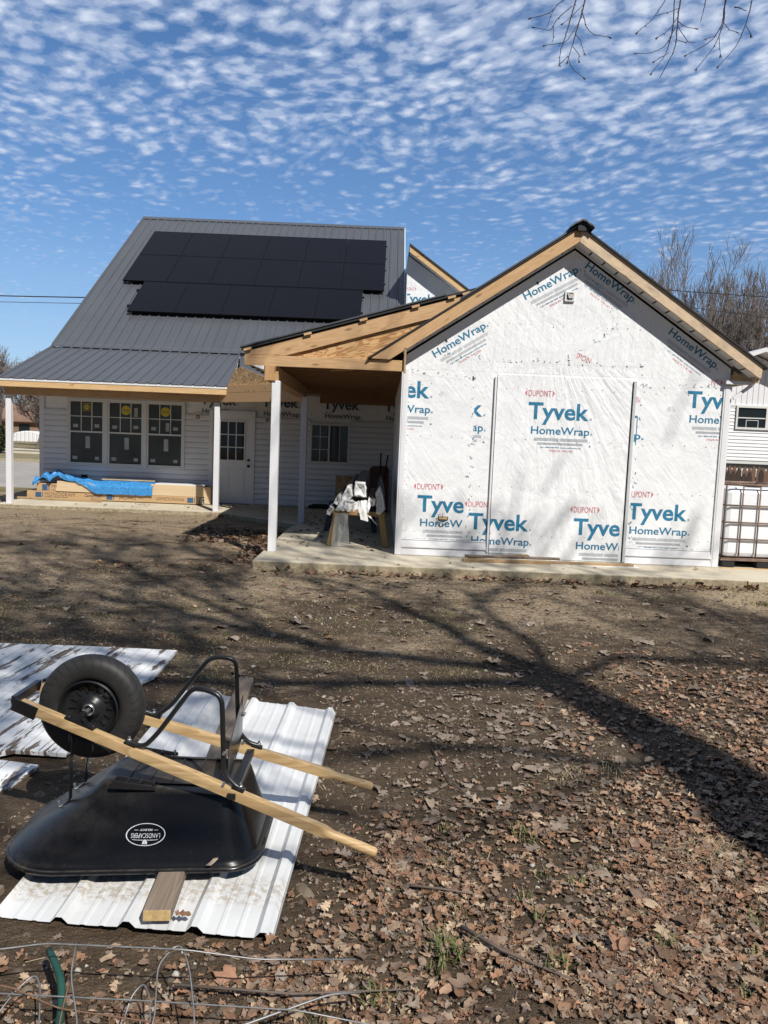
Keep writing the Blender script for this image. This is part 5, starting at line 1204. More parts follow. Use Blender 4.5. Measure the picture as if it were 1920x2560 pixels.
def decal():
    c = Vector((-.808, 2.64, .193)); nn = Vector((.12, -.846, .519)).normalized(); u = Vector((.9925, .12, -.03)); u = (u-nn*u.dot(nn)).normalized(); v = nn.cross(u)
    if v.z < 0: v = -v
    mb = MB(); a_, b_ = .071, .0385; n = 64
    def el(s_, t_): return c+u*(s_*math.cos(t_)*a_)+v*(s_*math.sin(t_)*b_)
    lift = nn*.0085
    vs = [el(1, 2*math.pi*i/n)+lift for i in range(n)]+[el(.945, 2*math.pi*i/n)+lift for i in range(n)]
    mb.add(vs, [(i, (i+1) % n, n+(i+1) % n, n+i) for i in range(n)])
    # upside-down lettering: its own right runs to -u, its own up to -v
    text_on(mb, 'LANDSCAPERS', .104, .0155, c+u*.052+v*.004, -u, -v, nn, 0, .0, .0085)
    text_on(mb, 'SELECT', .046, .0062, c+u*.023+v*.0185, -u, -v, nn, 0, .03, .0085)
    for s_ in (-1, 1): mb.quad(*[c+u*(s_*.028+s_*q)+v*w+lift for q, w in ((0, .0145), (.015, .0145), (.015, .0158), (0, .0158))])
    mb.add([c+u*(.047*math.cos(t))+v*(-.0155-.0045*math.sin(t)*.6)+lift for t in np.linspace(0, math.pi, 12)]+[c+u*(.047*math.cos(t))+v*(-.0165-.0045*math.sin(t)*.8)+lift for t in np.linspace(math.pi, 0, 12)], [tuple(range(24))])
    for s_ in (-1, 1):
        pts = [(0, -.0150), (.003, -.019), (.009, -.026), (.008, -.031), (.011, -.0355), (.004, -.031), (.0006, -.034), (.0006, -.018)]
        mb.add([c+u*(s_*x)+v*y+lift for x, y in pts], [tuple(range(len(pts)))])
    out_ = []
    for q in mb.v:
        hit = TBVH.ray_cast(Vector(q)+nn*.1, -nn)[0]; out_.append(tuple((hit if hit is not None else Vector(q))+nn*.0022))
    mb.v = out_; mb.build('decal', M['decal'], TRAY, fixn=False)
decal()
# handles
def handle(a, b, name='handle'):
    a, b = Vector(a), Vector(b); d = (b-a).normalized(); s_ = d.cross(Vector((0, 0, 1))).normalized(); u = s_.cross(d)
    L_ = (b-a).length; m = MB(); w, h = .0165, .0190; V_, F_ = [], []
    secs = [(0, 1, 0), (L_-.212, 1, 0), (L_-.200, .97, .25), (L_-.182, .84, .8), (L_-.168, .74, 1), (L_-.12, .75, 1), (L_-.05, .80, 1), (L_-.012, .78, 1), (L_-.003, .66, 1), (L_, .42, 1)]
    n = 24
    for t, sc, rd in secs:
        for k in range(n):
            an = 2*math.pi*k/n+math.pi/4; c_, q_ = math.cos(an), math.sin(an); e = max(abs(c_), abs(q_))
            bx, by = c_/e*w, q_/e*h; l = math.hypot(bx/w, by/h); cx_, cy_ = c_*.0225*sc, q_*.0225*sc
            bx, by = bx*(.95 if l > 1.35 else 1), by*(.95 if l > 1.35 else 1)
            V_.append(a+d*t+s_*((bx*(1-rd)*max(sc, .9)+cx_*rd))+u*((by*(1-rd)*max(sc, .9)+cy_*rd)))
    for j in range(len(secs)-1):
        for k in range(n): F_.append((j*n+k, j*n+(k+1) % n, (j+1)*n+(k+1) % n, (j+1)*n+k))
    F_ += [tuple(range(n))[::-1], tuple(range((len(secs)-1)*n, len(secs)*n))]
    m.add(V_, F_); return m.build(name, M['handle'], WB, smooth=True, angle=R(28))
HN0, HN1 = Vector((-1.335, 2.80, .605)), Vector((.036, 2.585, .185)); HF0, HF1 = Vector((-1.345, 2.995, .605)), Vector((.014, 3.115, .182))
handle(HN0, HN1); handle(HF0, HF1)
def hp(near, x, dz=0, dy=0):
    a, b = (HN0, HN1) if near else (HF0, HF1); t = (x-a.x)/(b.x-a.x); p = a.lerp(b, t); return Vector((p.x, p.y+dy, p.z+dz))
# nose guard round the handle ends
m = MB()
for near, sgn in ((True, -1), (False, 1)):
    p = hp(near, -1.325); q = hp(near, -1.265); m.bar(p+Vector((-.03, sgn*.024, .012)), q+Vector((0, sgn*.021, -.004)), .006, .048)
m.tube([hp(True, -1.345, -.012, -.02), hp(True, -1.372, -.004, .01), hp(False, -1.372, -.004, -.01), hp(False, -1.345, -.012, .02)], .012, 10)
m.bar(hp(True, -1.36, .006, -.01), hp(False, -1.36, .006, .01), .02, .034); m.build('nose_guard', M['black_metal'], WB, smooth=True, angle=R(40))
# wheel
WC = Vector((-1.095, 2.885, .577))
WH = bpy.data.objects.new('wheel', None); COL.objects.link(WH); WH.parent = WB; WH.location = WC-WB.location
def tyre_mat():
    mt, nt, b = new_mat('rubber'); p = nt.objc(); s = nt.n('ShaderNodeSeparateXYZ', {0: p})
    ang = nt.math('ARCTAN2', s.outputs[2], s.outputs[0]); rad = nt.math('SQRT', nt.math('ADD', nt.math('MULTIPLY', s.outputs[0], s.outputs[0]), nt.math('MULTIPLY', s.outputs[2], s.outputs[2])))
    ay = nt.math('ABSOLUTE', s.outputs[1])
    g = nt.math('FRACT', nt.math('ADD', nt.math('MULTIPLY', ang, 34/6.28318), nt.math('MULTIPLY', ay, 24.0)))
    gm = nt.math('MULTIPLY', nt.math('LESS_THAN', g, .22), nt.math('GREATER_THAN', rad, .163))
    gm = nt.math('MULTIPLY', gm, nt.math('GREATER_THAN', ay, .006))
    c = nt.ramp(nt.noise(p, 9, 5, .7), [(.3, (.013, .013, .013)), (.75, (.030, .028, .026))])
    c = nt.mix(nt.math('MULTIPLY', gm, .5), c, (.006, .006, .006, 1))
    setb(nt, b, base=c, rough=.58, normal=nt.bump(nt.math('MULTIPLY', gm, -1.0), .5, .004), spec=.4); return mt
M['tyre'] = tyre_mat()
m = MB(); prof = []
for k in range(28):
    a = 2*math.pi*k/28; rr_ = math.cos(a); hh = math.sin(a)
    prof.append((.155+.0500*(abs(rr_)**.85)*(1 if rr_ > 0 else -1), .047*(abs(hh)**.8)*(1 if hh > 0 else -1)))
m.lathe(prof, (0, 0, 0), 'Y', 72, closed=True)
o = m.build('tyre', M['tyre'], None, smooth=True); o.parent = WH; o.location = (0, 0, 0)
for sgn in (-1, 1):
    m = MB(); m.lathe([(.116, sgn*.046), (.111, sgn*.052), (.106, sgn*.046), (.103, sgn*.034), (.090, sgn*.018), (.060, sgn*.012), (.042, sgn*.020), (.030, sgn*.034), (.024, sgn*.036), (.001, sgn*.036)], (0, 0, 0), 'Y', 56)
    for k in range(14):
        a = 2*math.pi*k/14; m.bar((math.cos(a)*.058, sgn*.0165, math.sin(a)*.058), (math.cos(a)*.086, sgn*.0215, math.sin(a)*.086), .008, .006, (0, sgn, 0))
    o = m.build('rim', M['black_metal'], None, smooth=True, angle=R(45)); o.parent = WH; o.location = (0, 0, 0)
m = MB()
ax = [WC+Vector((0, s_*.105, 0)) for s_ in (-1, 1)]; m.tube([ax[0]+Vector((0, -.004, 0)), ax[1]], .0085, 14)
m.lathe([(.021, -.052), (.023, -.050), (.023, -.038), (.016, -.036)], tuple(WC), 'Y', 24); m.build('axle', M['steel'], WB, smooth=True, angle=R(40))
for near, sgn in ((True, -1), (False, 1)):
    y = (2.742 if near else 3.01); y = hp(near, -1.095).y
    m = MB(); pc = Vector((-1.095, y, .577)); m.tube([pc+Vector((-.0, -sgn*.03, 0)), pc+Vector((0, sgn*.010, 0))], .014, 12)
    m.bar(hp(near, -1.15, .028), hp(near, -1.035, .028), .034, .006); m.bar(hp(near, -1.12, .03), pc+Vector((-.008, 0, .0)), .03, .005, (1, 0, 0)); m.bar(hp(near, -1.065, .03), pc+Vector((.008, 0, 0)), .03, .005, (1, 0, 0))
    for x in (-1.14, -1.045): m.lathe([(.001, .006), (.009, .005), (.011, .0)], tuple(hp(near, x, .031)), 'Z', 12)
    for x in (-1.14, -1.045): m.tube([hp(near, x, -.02), hp(near, x, -.065)], .004, 8)
    m.build('axle_bracket', M['black_metal'], WB, smooth=True, angle=R(40))
# front struts from handles down to the nose of the tray
for near, pz in ((True, Vector((-1.148, 2.80, .205))), (False, Vector((-1.148, 2.95, .205)))):
    m = MB(); p = hp(near, -1.13, -.02); p.y = pz.y if False else p.y+(.012 if near else -.012); m.bar(p, pz+Vector((0, 0, .03)), .024, .004, (1, 0, 0)); m.bar(pz+Vector((0, 0, .03)), pz+Vector((-.06, 0, -.028)), .024, .004, (0, 0, 1)); m.build('front_brace', M['black_metal'], WB)
    m = MB(); m.tube([pz+Vector((-.04, 0, -.005)), pz+Vector((-.045, 0, .02))], .005, 8); m.lathe([(.001, .010), (.010, .008), (.010, .0)], tuple(pz+Vector((-.035, 0, -.005))), 'Z', 6); m.build('bolt', M['steel'], WB)
def smooth_path(pts, r_=.05, n=6):
    pts = [Vector(p) for p in pts]; out = [pts[0]]
    for i in range(1, len(pts)-1):
        p, a, b = pts[i], pts[i-1], pts[i+1]; u = (a-p); v = (b-p); q = min(r_, u.length*.45, v.length*.45); s_, e = p+u.normalized()*q, p+v.normalized()*q
        for k in range(n+1): t = k/n; out.append(s_*(1-t)**2+p*2*t*(1-t)+e*t*t)
    return out+[pts[-1]]
for near, pts in ((True, [(-.905, 0, .492), (-.845, 0, .478), (-.79, 0, .545), (-.655, 0, .737), (-.548, 0, .712), (-.535, 0, .420), (-.485, 0, .368), (-.455, 0, .362)]),
                  (False, [(-.935, 0, .487), (-.885, 0, .472), (-.83, 0, .535), (-.675, 0, .742), (-.572, 0, .735), (-.556, 0, .425), (-.515, 0, .372), (-.47, 0, .358)])):
    P_ = []
    for x, _, z_ in pts:
        q = hp(near, x); P_.append((x, q.y, max(z_, q.z+.030)))
    m = MB(); m.tube(smooth_path(P_, .04), .0093, 10)
    m.bar(hp(near, -.945 if not near else -.915, .028), hp(near, -.87, .028), .032, .005); m.bar(hp(near, -.50, .027), hp(near, -.455, .027), .030, .005)
    m.build('leg', M['black_metal'], WB, smooth=True, angle=R(50))
    m = MB()
    for x in (-.90, -.47): m.tube([hp(near, x, .02), hp(near, x, .050)], .005, 8); m.lathe([(.001, .010), (.009, .009), (.009, .0)], tuple(hp(near, x, .031)), 'Z', 6)
    for z_ in (.50, .38): p = hp(near, -.53); m.tube([(p.x-.004, p.y-.018, z_), (p.x-.004, p.y+.01, z_)], .006, 8)
    m.build('bolt', M['steel'], WB)
M['plate'] = plain('satin_black_plate', (.02, .02, .021), .25, var=.3)
m = MB(); n0, f0 = hp(True, -.536), hp(False, -.552); m.prism([(n0.x+.012, n0.y+.012, .37), (f0.x+.012, f0.y-.012, .40), (f0.x+.012, f0.y-.012, .585), (n0.x+.012, n0.y+.012, .50)], (.003, 0, 0)); m.build('leg_plate', M['plate'], WB)
for near in (True, False):
    a, b = hp(near, -.975), hp(near, -.80); yy = a.y+(.004 if near else -.004)
    m = MB(); m.prism([(a.x, yy-.022, .318), (b.x, yy-.022, .318), (b.x, yy-.022, .332), (a.x+.02, yy-.022, .352), (a.x, yy-.022, .335)], (0, .006, 0)); m.prism([(a.x, yy+.018, .318), (b.x, yy+.018, .318), (b.x, yy+.018, .332), (a.x+.02, yy+.018, .352), (a.x, yy+.018, .335)], (0, .006, 0))
    for k in range(4): m.box(a.x+.012+k*.05, a.x+.018+k*.05, yy-.016, yy+.018, .318, .345)
    m.build('riser_bracket', M['black_metal'], WB, bevel=.002)
m = MB(); m.bar((-.50, n0.y-.03, .345), (-.50, f0.y+.05, .345), .03, .02); m.build('cross_strap', M['black_metal'], WB)

# ------------------------------------------------------------------ wire cage and green hose at the lower left
M['wire'] = plain('galvanised_wire', (.25, .25, .245), .45, metal=.55, var=.25, scale=30)
M['rustwire'] = plain('rusty_wire', (.16, .085, .05), .8, var=.4, scale=40)
W_ = thing('wire_cage', (-.65, 1.9, 0), 'flattened galvanised wire garden cage lying among the leaves', 'wire cage')
def wr(pts, r_, mat, name='wire'): m = MB(); m.tube(smooth_path(pts, .03, 4), r_, 6); m.build(name, M[mat], W_, smooth=True)
wr([(-1.35, 1.93, .215), (-1.0, 1.963, .22), (-.885, 1.995, .22), (-.495, 1.99, .22), (-.30, 2.03, .17), (-.02, 2.10, .13)], .0025, 'wire')
wr([(-1.3, 1.93, .12), (-.979, 1.926, .12), (-.584, 1.919, .12), (-.165, 1.904, .12), (.2, 1.90, .06)], .0023, 'wire')
wr([(-1.3, 1.90, .16), (-.96, 1.93, .14), (-.80, 1.88, .12), (-.40, 1.85, .10), (.1, 1.90, .04)], .0022, 'rustwire')
wr([(-.803, 2.0, .22), (-.79, 1.93, .18), (-.73, 1.83, .12), (-.70, 1.72, .06)], .0023, 'wire')
wr([(-.59, 1.72, .03), (-.536, 1.844, .12), (-.565, 1.97, .19), (-.52, 2.03, .215), (-.475, 1.96, .19), (-.435, 1.86, .13), (-.41, 1.72, .05)], .0023, 'wire')
wr([(-.64, 1.88, .05), (-.63, 1.95, .11), (-.605, 1.975, .13), (-.575, 1.935, .12), (-.545, 1.84, .08), (-.54, 1.72, .03)], .0024, 'wire')
wr([(-1.0, 1.80, .05), (-.95, 1.95, .11), (-.915, 1.995, .13), (-.885, 1.96, .12), (-.83, 1.83, .10), (-.81, 1.72, .06)], .0024, 'wire')
wr([(-.565, 1.72, .10), (-.38, 1.83, .10), (-.09, 1.98, .11), (.0, 2.02, .09)], .0034, 'wire')
wr([(-1.3, 1.86, .05), (-.9, 1.82, .04), (-.3, 1.80, .03), (.25, 1.88, .02)], .0022, 'rustwire'); wr([(-1.3, 1.82, .03), (-.7, 1.86, .05), (-.1, 1.86, .03)], .002, 'rustwire')
wr([(-.74, 1.70, .02), (-.79, 1.86, .10), (-.80, 2.0, .2)], .002, 'rustwire')
M['hose'] = plain('green_rubber', (.012, .065, .045), .55, var=.3)
m = MB(); m.tube(smooth_path([(-.935, 2.13, .10), (-.895, 2.07, .115), (-.845, 2.0, .115), (-.808, 1.92, .10), (-.785, 1.83, .07), (-.79, 1.70, .03)], .04, 5), .0105, 12); tag(m.build('garden_hose', M['hose'], smooth=True), 'short bent piece of green hose among the wires', 'hose')
def stick(pts, r_, label): m = MB(); m.tube(pts, [r_*(1-.6*i/(len(pts)-1)) for i in range(len(pts))], 6); tag(m.build('fallen_stick', M['bark'], smooth=True), label, 'stick', 'sticks on the ground')
def gz(x, y): return float(gh(np.array(x), np.array(y)))
stick([(.33, 2.42, .03), (.45, 2.30, .035), (.62, 2.20, .03), (.80, 2.13, .02)], .008, 'thin dark fallen stick among the leaves at lower centre right')
stick([(-.55, 2.1, .03), (-.2, 2.08, .03), (.15, 2.13, .02)], .005, 'long thin stick beside the right end of the wires')
stick([(.22, 3.45, .015), (.42, 3.30, .02), (.62, 3.28, .015)], .005, 'thin branch lying on the bare soil near the middle')
stick([(.33, 3.95, .012), (.40, 3.55, .02), (.52, 3.30, .015)], .004, 'slim twig crossing the pale oak leaves')
stick([(.15, 2.68, .012), (.28, 2.66, .015), (.40, 2.64, .012)], .006, 'short thick stick near the centre of the leaf litter')

# ------------------------------------------------------------------ leaf litter
def leaf_template(lobes, n, kind):
    """vertices: midrib points then outline; returns (V, F) in unit size, length along +y."""
    th = np.linspace(0, math.pi, n); half = []
    for t in th:
        y = -math.cos(t)*.5
        w = math.sin(t)**.8*.30
        if kind == 'oak': w *= 1+.55*math.cos(t*lobes*2)*(.4+.6*math.sin(t)); w = max(w, .015)
        if kind == 'maple': w = .40*math.sin(t)**.7*(1+.45*math.cos(t*6+.5)); w = max(w, .012)
        half.append((w, y))
    mid = [(0, y) for _, y in half]
    V_ = [(0, y, 0) for _, y in mid]+[(w, y+.06*w, 0) for w, y in half]+[(-w, y+.06*w, 0) for w, y in half]; F_ = []
    for i in range(n-1):
        F_.append((i, n+i, n+i+1, i+1)); F_.append((2*n+i, i, i+1, 2*n+i+1))
    return np.array(V_, float), np.array(F_)
LEAFC = 1.45*np.array([1.02, 1.01, .96])*np.array([(.20, .115, .07), (.26, .165, .11), (.155, .085, .05), (.31, .215, .15), (.22, .125, .08), (.12, .075, .05), (.36, .27, .19), (.19, .13, .095), (.25, .135, .085), (.22, .16, .125)])
PALEC = .88*np.array([(.33, .26, .20), (.27, .21, .16), (.40, .32, .25), (.23, .17, .13)])
def scatter(n, xy, size, tilt, cols, lift, z0=None):
    out = []; kinds = [leaf_template(4, 15, 'oak'), leaf_template(3, 12, 'maple'), leaf_template(0, 7, 'oval'), leaf_template(5, 17, 'oak')]
    k = rng.choice(4, n, p=[.20, .26, .42, .12])
    for q in range(4):
        idx = np.where(k == q)[0]; N_ = len(idx)
        if not N_: continue
        T, F = kinds[q]; s_ = rng.uniform(*size, N_); s_ = np.where(rng.random(N_) < .35, s_*.62, s_)
        v = np.repeat(T[None], N_, 0)*s_[:, None, None]; v[:, :, 0] *= rng.uniform(.6, 1.25, N_)[:, None]; v[:, :, :2] *= rng.uniform(.80, 1.10, v.shape[:2])[:, :, None]
        c1, c2 = rng.normal(0, 2.0, N_), rng.normal(0, 2.0, N_); tw = rng.normal(0, 2.4, N_)
        v[:, :, 2] = (c1[:, None]*v[:, :, 0]**2+c2[:, None]*v[:, :, 1]**2+tw[:, None]*v[:, :, 0]*v[:, :, 1])+np.abs(v[:, :, 0])*rng.normal(.15, .30, N_)[:, None]+rng.normal(0, .0025, v.shape[:2])
        ax, ay, az = rng.normal(0, tilt, N_), rng.normal(0, tilt, N_), rng.uniform(0, 6.283, N_)
        def rot_(v, a, i, j):
            c_, s2 = np.cos(a)[:, None], np.sin(a)[:, None]; p, q2 = v[:, :, i].copy(), v[:, :, j].copy(); v[:, :, i] = c_*p-s2*q2; v[:, :, j] = s2*p+c_*q2
        rot_(v, ax, 1, 2); rot_(v, ay, 0, 2); rot_(v, az, 0, 1)
        px, py = xy[idx, 0], xy[idx, 1]; zb_ = gh(px, py) if z0 is None else np.full(N_, z0)
        v[:, :, 2] += np.maximum(0, -v[:, :, 2].min(1)*.75)[:, None]
        v += np.stack([px, py, zb_+rng.uniform(.001, lift, N_)], -1)[:, None, :]
        col = cols[rng.integers(0, len(cols), N_)]*rng.uniform(.75, 1.2, (N_, 1)); col = np.repeat(col, len(T), 0)*rng.uniform(.88, 1.1, (N_*len(T), 1))
        out.append((v.reshape(-1, 3), (F[None]+(np.arange(N_)*len(T))[:, None, None]).reshape(-1, 4), col))
    return out
def blocked(x, y):
    b = (x > -1.27) & (x < -.27) & (y > 2.33) & (y < 4.6); b |= (x > -3.6) & (x < -1.5) & (y > 3.03) & (y < 5.6)
    b |= (x > -1.37) & (x < -.38) & (y > 2.5) & (y < 3.24)
    b |= (x > -1.6) & (y > 9.38); b |= (x > -2.2) & (y > 13.2); b |= (x < -3) & (y > 15.5); return b
def sample(n, x0, x1, y0, y1, fn):
    P_ = np.zeros((0, 2))
    while len(P_) < n:
        c = np.stack([rng.uniform(x0, x1, n*2), rng.uniform(y0, y1, n*2)], -1); w = fn(c[:, 0], c[:, 1]); w = np.where(blocked(c[:, 0], c[:, 1]), 0, w); P_ = np.concatenate([P_, c[rng.random(len(c)) < w]])
    return P_[:n]
def clump(x, y, f=1.6, ph=0): return .5+.5*np.sin(x*f*2.3+1.7*np.sin(y*f*1.3+ph)+ph)*np.cos(y*f*1.9+1.2*np.sin(x*f+ph))
def d_near(x, y):
    edge = 3.15+.35*np.sin(x*3)-np.clip(.15-x, 0, 1.5)*.75
    edge = np.where(x > .75, edge+np.clip(x-.75, 0, 1)*1.1, edge)
    return np.clip((edge+.35-y)/1.5, 0, 1)**1.4*(.07+.93*clump(x, y, 2.2)**1.2*(.35+.65*clump(x, y, 5.1, 2)))
def d_right(x, y): return np.clip((x-1.0+.1*(y-4))/.7, 0, 1)*np.clip((6.3-y)/1.5, 0, 1)*np.clip((y-2.8)/.5, 0, 1)*(.25+.75*clump(x, y, 1.3, 2))
def d_mid(x, y): return np.exp(-((x-.65)/.6)**2-((y-4.1)/.75)**2)*(.3+.7*clump(x, y, 2.6, 1))
def d_slab(x, y):
    e = np.exp(-((y-9.28)/.13)**2)*np.where(x > -.6, 1, .25)*(.2+.8*clump(x, y*0+1, 3)); e2 = np.exp(-((x+1.75+.04*(y-9.4))/.16)**2)*np.clip((y-9.6)/.4, 0, 1)*np.clip((13.3-y)/.4, 0, 1)
    e3 = np.exp(-((y-15.35)/.12)**2)*np.clip((x+6)/1, 0, 1)*np.where(x < -3.2, .9, 0)
    return np.maximum(np.maximum(e, e2), e3)
def d_shade(x, y): return np.clip((-1.6-x)/.15, 0, 1)*np.clip((x+3.3)/.4, 0, 1)*np.clip((y-11.3)/.6, 0, 1)*np.clip((13.8-.0*y-y)/.5, 0, 1)
def d_all(x, y): return .3+.7*clump(x, y, .7, 3)
parts_ = []
parts_ += scatter(20000, sample(20000, -1.9, 2.6, 1.75, 5.0, d_near), (.012, .050), .15, np.concatenate([LEAFC, LEAFC, LEAFC*.6, PALEC*.9]), .010)
parts_ += scatter(450, sample(450, -1.9, 2.6, 1.75, 4.2, d_near), (.045, .075), .16, LEAFC, .020)
parts_ += scatter(5200, sample(5200, .7, 4.2, 2.8, 6.9, d_right), (.016, .062), .22, LEAFC, .010)
parts_ += scatter(420, sample(420, -.3, 1.9, 2.9, 6.2, d_mid), (.025, .085), .08, PALEC, .005)
parts_ += scatter(1500, sample(1500, -2.6, 3.5, 2.2, 8.0, lambda x, y: .2+.8*clump(x, y, 1.7, 5)), (.010, .03), .2, np.concatenate([PALEC, LEAFC*.7]), .004)
parts_ += scatter(900, sample(900, -3.5, 5.0, 9.0, 15.6, d_slab), (.05, .10), .40, LEAFC*.75, .04)
parts_ += scatter(500, sample(500, -3.4, -1.6, 11.2, 13.9, d_shade), (.06, .11), .3, LEAFC*.7, .02)
parts_ += scatter(800, sample(800, -7, 5.5, 2.5, 15.0, d_all), (.03, .085), .16, np.concatenate([PALEC, LEAFC]), .006)
parts_ += scatter(170, np.stack([rng.uniform(-1.5, 4.2, 170), rng.uniform(4.6, 9.2, 170)], -1), (.08, .14), .10, PALEC, .005)
# on the slabs
sl = np.stack([rng.uniform(-1.45, .15, 150), 10.6+6.2*rng.random(150)**.8], -1); parts_ += scatter(150, sl, (.05, .10), .15, LEAFC*.6, .004, .109)
sl = np.stack([rng.uniform(-3.6, -1.6, 60), rng.uniform(15.3, 17.1, 60)], -1); sl = sl[sl[:, 1] > 15.75-(sl[:, 0]+3.3)*0+.2]; parts_ += scatter(len(sl), sl, (.05, .1), .15, LEAFC*.6, .004, .112)
sl = np.stack([rng.uniform(-6.5, -3.6, 16), rng.uniform(15.7, 16.5, 16)], -1); parts_ += scatter(16, sl, (.04, .08), .15, LEAFC, .004, .09)
sl = np.stack([rng.uniform(-1.2, 4.5, 14), rng.uniform(9.5, 10.3, 14)], -1); parts_ += scatter(14, sl, (.04, .08), .25, LEAFC*.8, .004, .109)
V_, F_, C_ = [], [], []; o_ = 0
for v, f, c in parts_: V_.append(v); F_.append(f+o_); C_.append(c); o_ += len(v)
M['leaf'] = tint_mat('dry_leaf', .65)
tag(link('leaf_litter', np_mesh('leaf_litter', np.concatenate(V_), np.concatenate(F_), M['leaf'], np.concatenate(C_), smooth=True)), 'brown dead oak and maple leaves scattered over the yard', 'leaves', kind='stuff')
for (x, y, z_, l, s_, cs) in ((-.60, 2.375, .062, 'single brown leaf caught against the plank end on the steel panel', 3, LEAFC), (-.555, 2.60, .115, 'tan leaf stuck on the tray rim', 5, PALEC), (-.735, 3.60, .06, 'curled leaf lying beside the far half of the plank', 9, LEAFC)):
    q = scatter(1, np.array([[x, y]]), (.05, .055), .3, cs, .004, z_)[0]; tag(link('fallen_leaf', np_mesh('fallen_leaf', q[0], q[1], M['leaf'], q[2], smooth=True)), l, 'leaf')

# ------------------------------------------------------------------ grass tufts, straw, gravel
def blades(centers, n, hgt, rad, cols, lean, wid=.003):
    C = np.repeat(np.array(centers, float), n, 0); N_ = len(C); a = rng.uniform(0, 6.283, N_); r_ = rad*np.sqrt(rng.random(N_)); bx, by = C[:, 0]+np.cos(a)*r_, C[:, 1]+np.sin(a)*r_
    h = hgt*rng.uniform(.4, 1.1, N_)*C[:, 2]; a2 = rng.uniform(0, 6.283, N_); l = lean*rng.uniform(.3, 1.3, N_)*h; w = wid*rng.uniform(.6, 1.3, N_)
    z = gh(bx, by); px, py = -np.sin(a2)*w, np.cos(a2)*w
    mx, my = bx+np.cos(a2)*l*.4, by+np.sin(a2)*l*.4; tx, ty = bx+np.cos(a2)*l, by+np.sin(a2)*l
    V_ = np.stack([np.stack([bx-px, by-py, z], -1), np.stack([bx+px, by+py, z], -1), np.stack([mx+px*.7, my+py*.7, z+h*.6], -1), np.stack([mx-px*.7, my-py*.7, z+h*.6], -1), np.stack([tx+px*.1, ty+py*.1, z+h*(1-.25*lean)], -1), np.stack([tx-px*.1, ty-py*.1, z+h*(1-.25*lean)], -1)], 1)
    F_ = np.array([(0, 1, 2, 3), (3, 2, 4, 5)]); F_ = (F_[None]+(np.arange(N_)*6)[:, None, None]).reshape(-1, 4)
    col = np.repeat(np.array(cols)[rng.integers(0, len(cols), N_)], 6, 0); return V_.reshape(-1, 3), F_, col
GREEN = [(.10, .14, .035), (.16, .18, .06), (.24, .21, .09), (.30, .25, .12), (.07, .10, .025)]; STRAW = [(.42, .34, .19), (.34, .26, .14), (.50, .42, .26), (.26, .2, .11)]
def tufts(n, x0, x1, y0, y1): c = np.stack([rng.uniform(x0, x1, n), rng.uniform(y0, y1, n), rng.uniform(.5, 1.1, n)], -1); return c[~blocked(c[:, 0], c[:, 1])]
gp = [blades(tufts(26, .2, 2.0, 2.0, 3.2), 22, .055, .035, GREEN, .7), blades(np.array([(.30, 2.30, 1.5), (.26, 2.33, 1.3), (.62, 2.25, 1.2), (-.12, 1.95, 1.3), (.05, 2.1, .9), (1.0, 2.35, 1.1)]), 34, .06, .045, GREEN, .8),
      blades(tufts(70, -4.2, .9, 4.9, 7.6), 130, .022, .20, GREEN+STRAW[:2], 1.4, .0022), blades(tufts(60, -6, 1.2, 4.8, 9.0), 40, .03, .09, GREEN+STRAW, .9, .0022), blades(tufts(160, -7.5, 4.5, 4.0, 9.2), 70, .016, .20, STRAW+[(.2, .15, .09)], 2.0, .0018), blades(tufts(320, -8, -1.8, 7.0, 15.3), 16, .03, .12, STRAW+GREEN[2:], 1.0),
      blades(np.array([(4.35+.12*i, 8.45+.1*math.sin(i*3), 1.3) for i in range(7)]+[(2.6, 8.7, 1.0), (2.72, 8.6, .8), (3.1, 8.4, .7)]), 60, .05, .10, GREEN[:3], 1.0),
      blades(np.array([(1.42, 3.0, 1.5), (1.34, 2.95, 1.5), (1.50, 3.05, 1.3), (.95, 3.65, 1), (1.25, 3.75, 1.2), (1.05, 3.68, 1.3)]), 30, .05, .075, STRAW, 2.6, .002)]
V_, F_, C_ = [], [], []; o_ = 0
for v, f, c in gp: V_.append(v); F_.append(f+o_); C_.append(c); o_ += len(v)
tag(link('grass', np_mesh('grass', np.concatenate(V_), np.concatenate(F_), M['tint'], np.concatenate(C_))), 'thin patches of short grass and straw in the bare soil', 'grass', kind='stuff')
def pebbles(n):
    y = 2.0+7.4*rng.random(n)**.75; x = rng.uniform(-.55, .55, n)*y*1.05; k = ~blocked(x, y); x, y = x[k], y[k]; n = len(x)
    s_ = rng.uniform(.003, .009, n)*np.where(rng.random(n) < .04, 2.6, 1); oc = np.array([(1, 0, 0), (0, 1, 0), (-1, 0, 0), (0, -1, 0), (0, 0, .7), (0, 0, -.7)])
    o = oc[None]*s_[:, None, None]*rng.uniform(.55, 1.3, (n, 6, 1)); a = rng.uniform(0, 6.28, n); c_, q = np.cos(a)[:, None], np.sin(a)[:, None]
    o = np.stack([o[:, :, 0]*c_-o[:, :, 1]*q, o[:, :, 0]*q+o[:, :, 1]*c_, o[:, :, 2]], -1); o += np.stack([x, y, gh(x, y)+s_*.25], -1)[:, None]
    F = np.array([(0, 1, 4), (1, 2, 4), (2, 3, 4), (3, 0, 4), (1, 0, 5), (2, 1, 5), (3, 2, 5), (0, 3, 5)]); F = (F[None]+(np.arange(n)*6)[:, None, None]).reshape(-1, 3)
    cols = np.array([(.34, .29, .22), (.24, .19, .14), (.45, .40, .32), (.15, .11, .08), (.5, .47, .42), (.10, .075, .055)]); c = np.repeat(cols[rng.integers(0, 6, n)], 6, 0)
    tag(link('gravel', np_mesh('gravel', o.reshape(-1, 3), F, M['tint'], c)), 'small stones and wood chips in the bare soil', 'gravel', kind='stuff')
pebbles(12000)
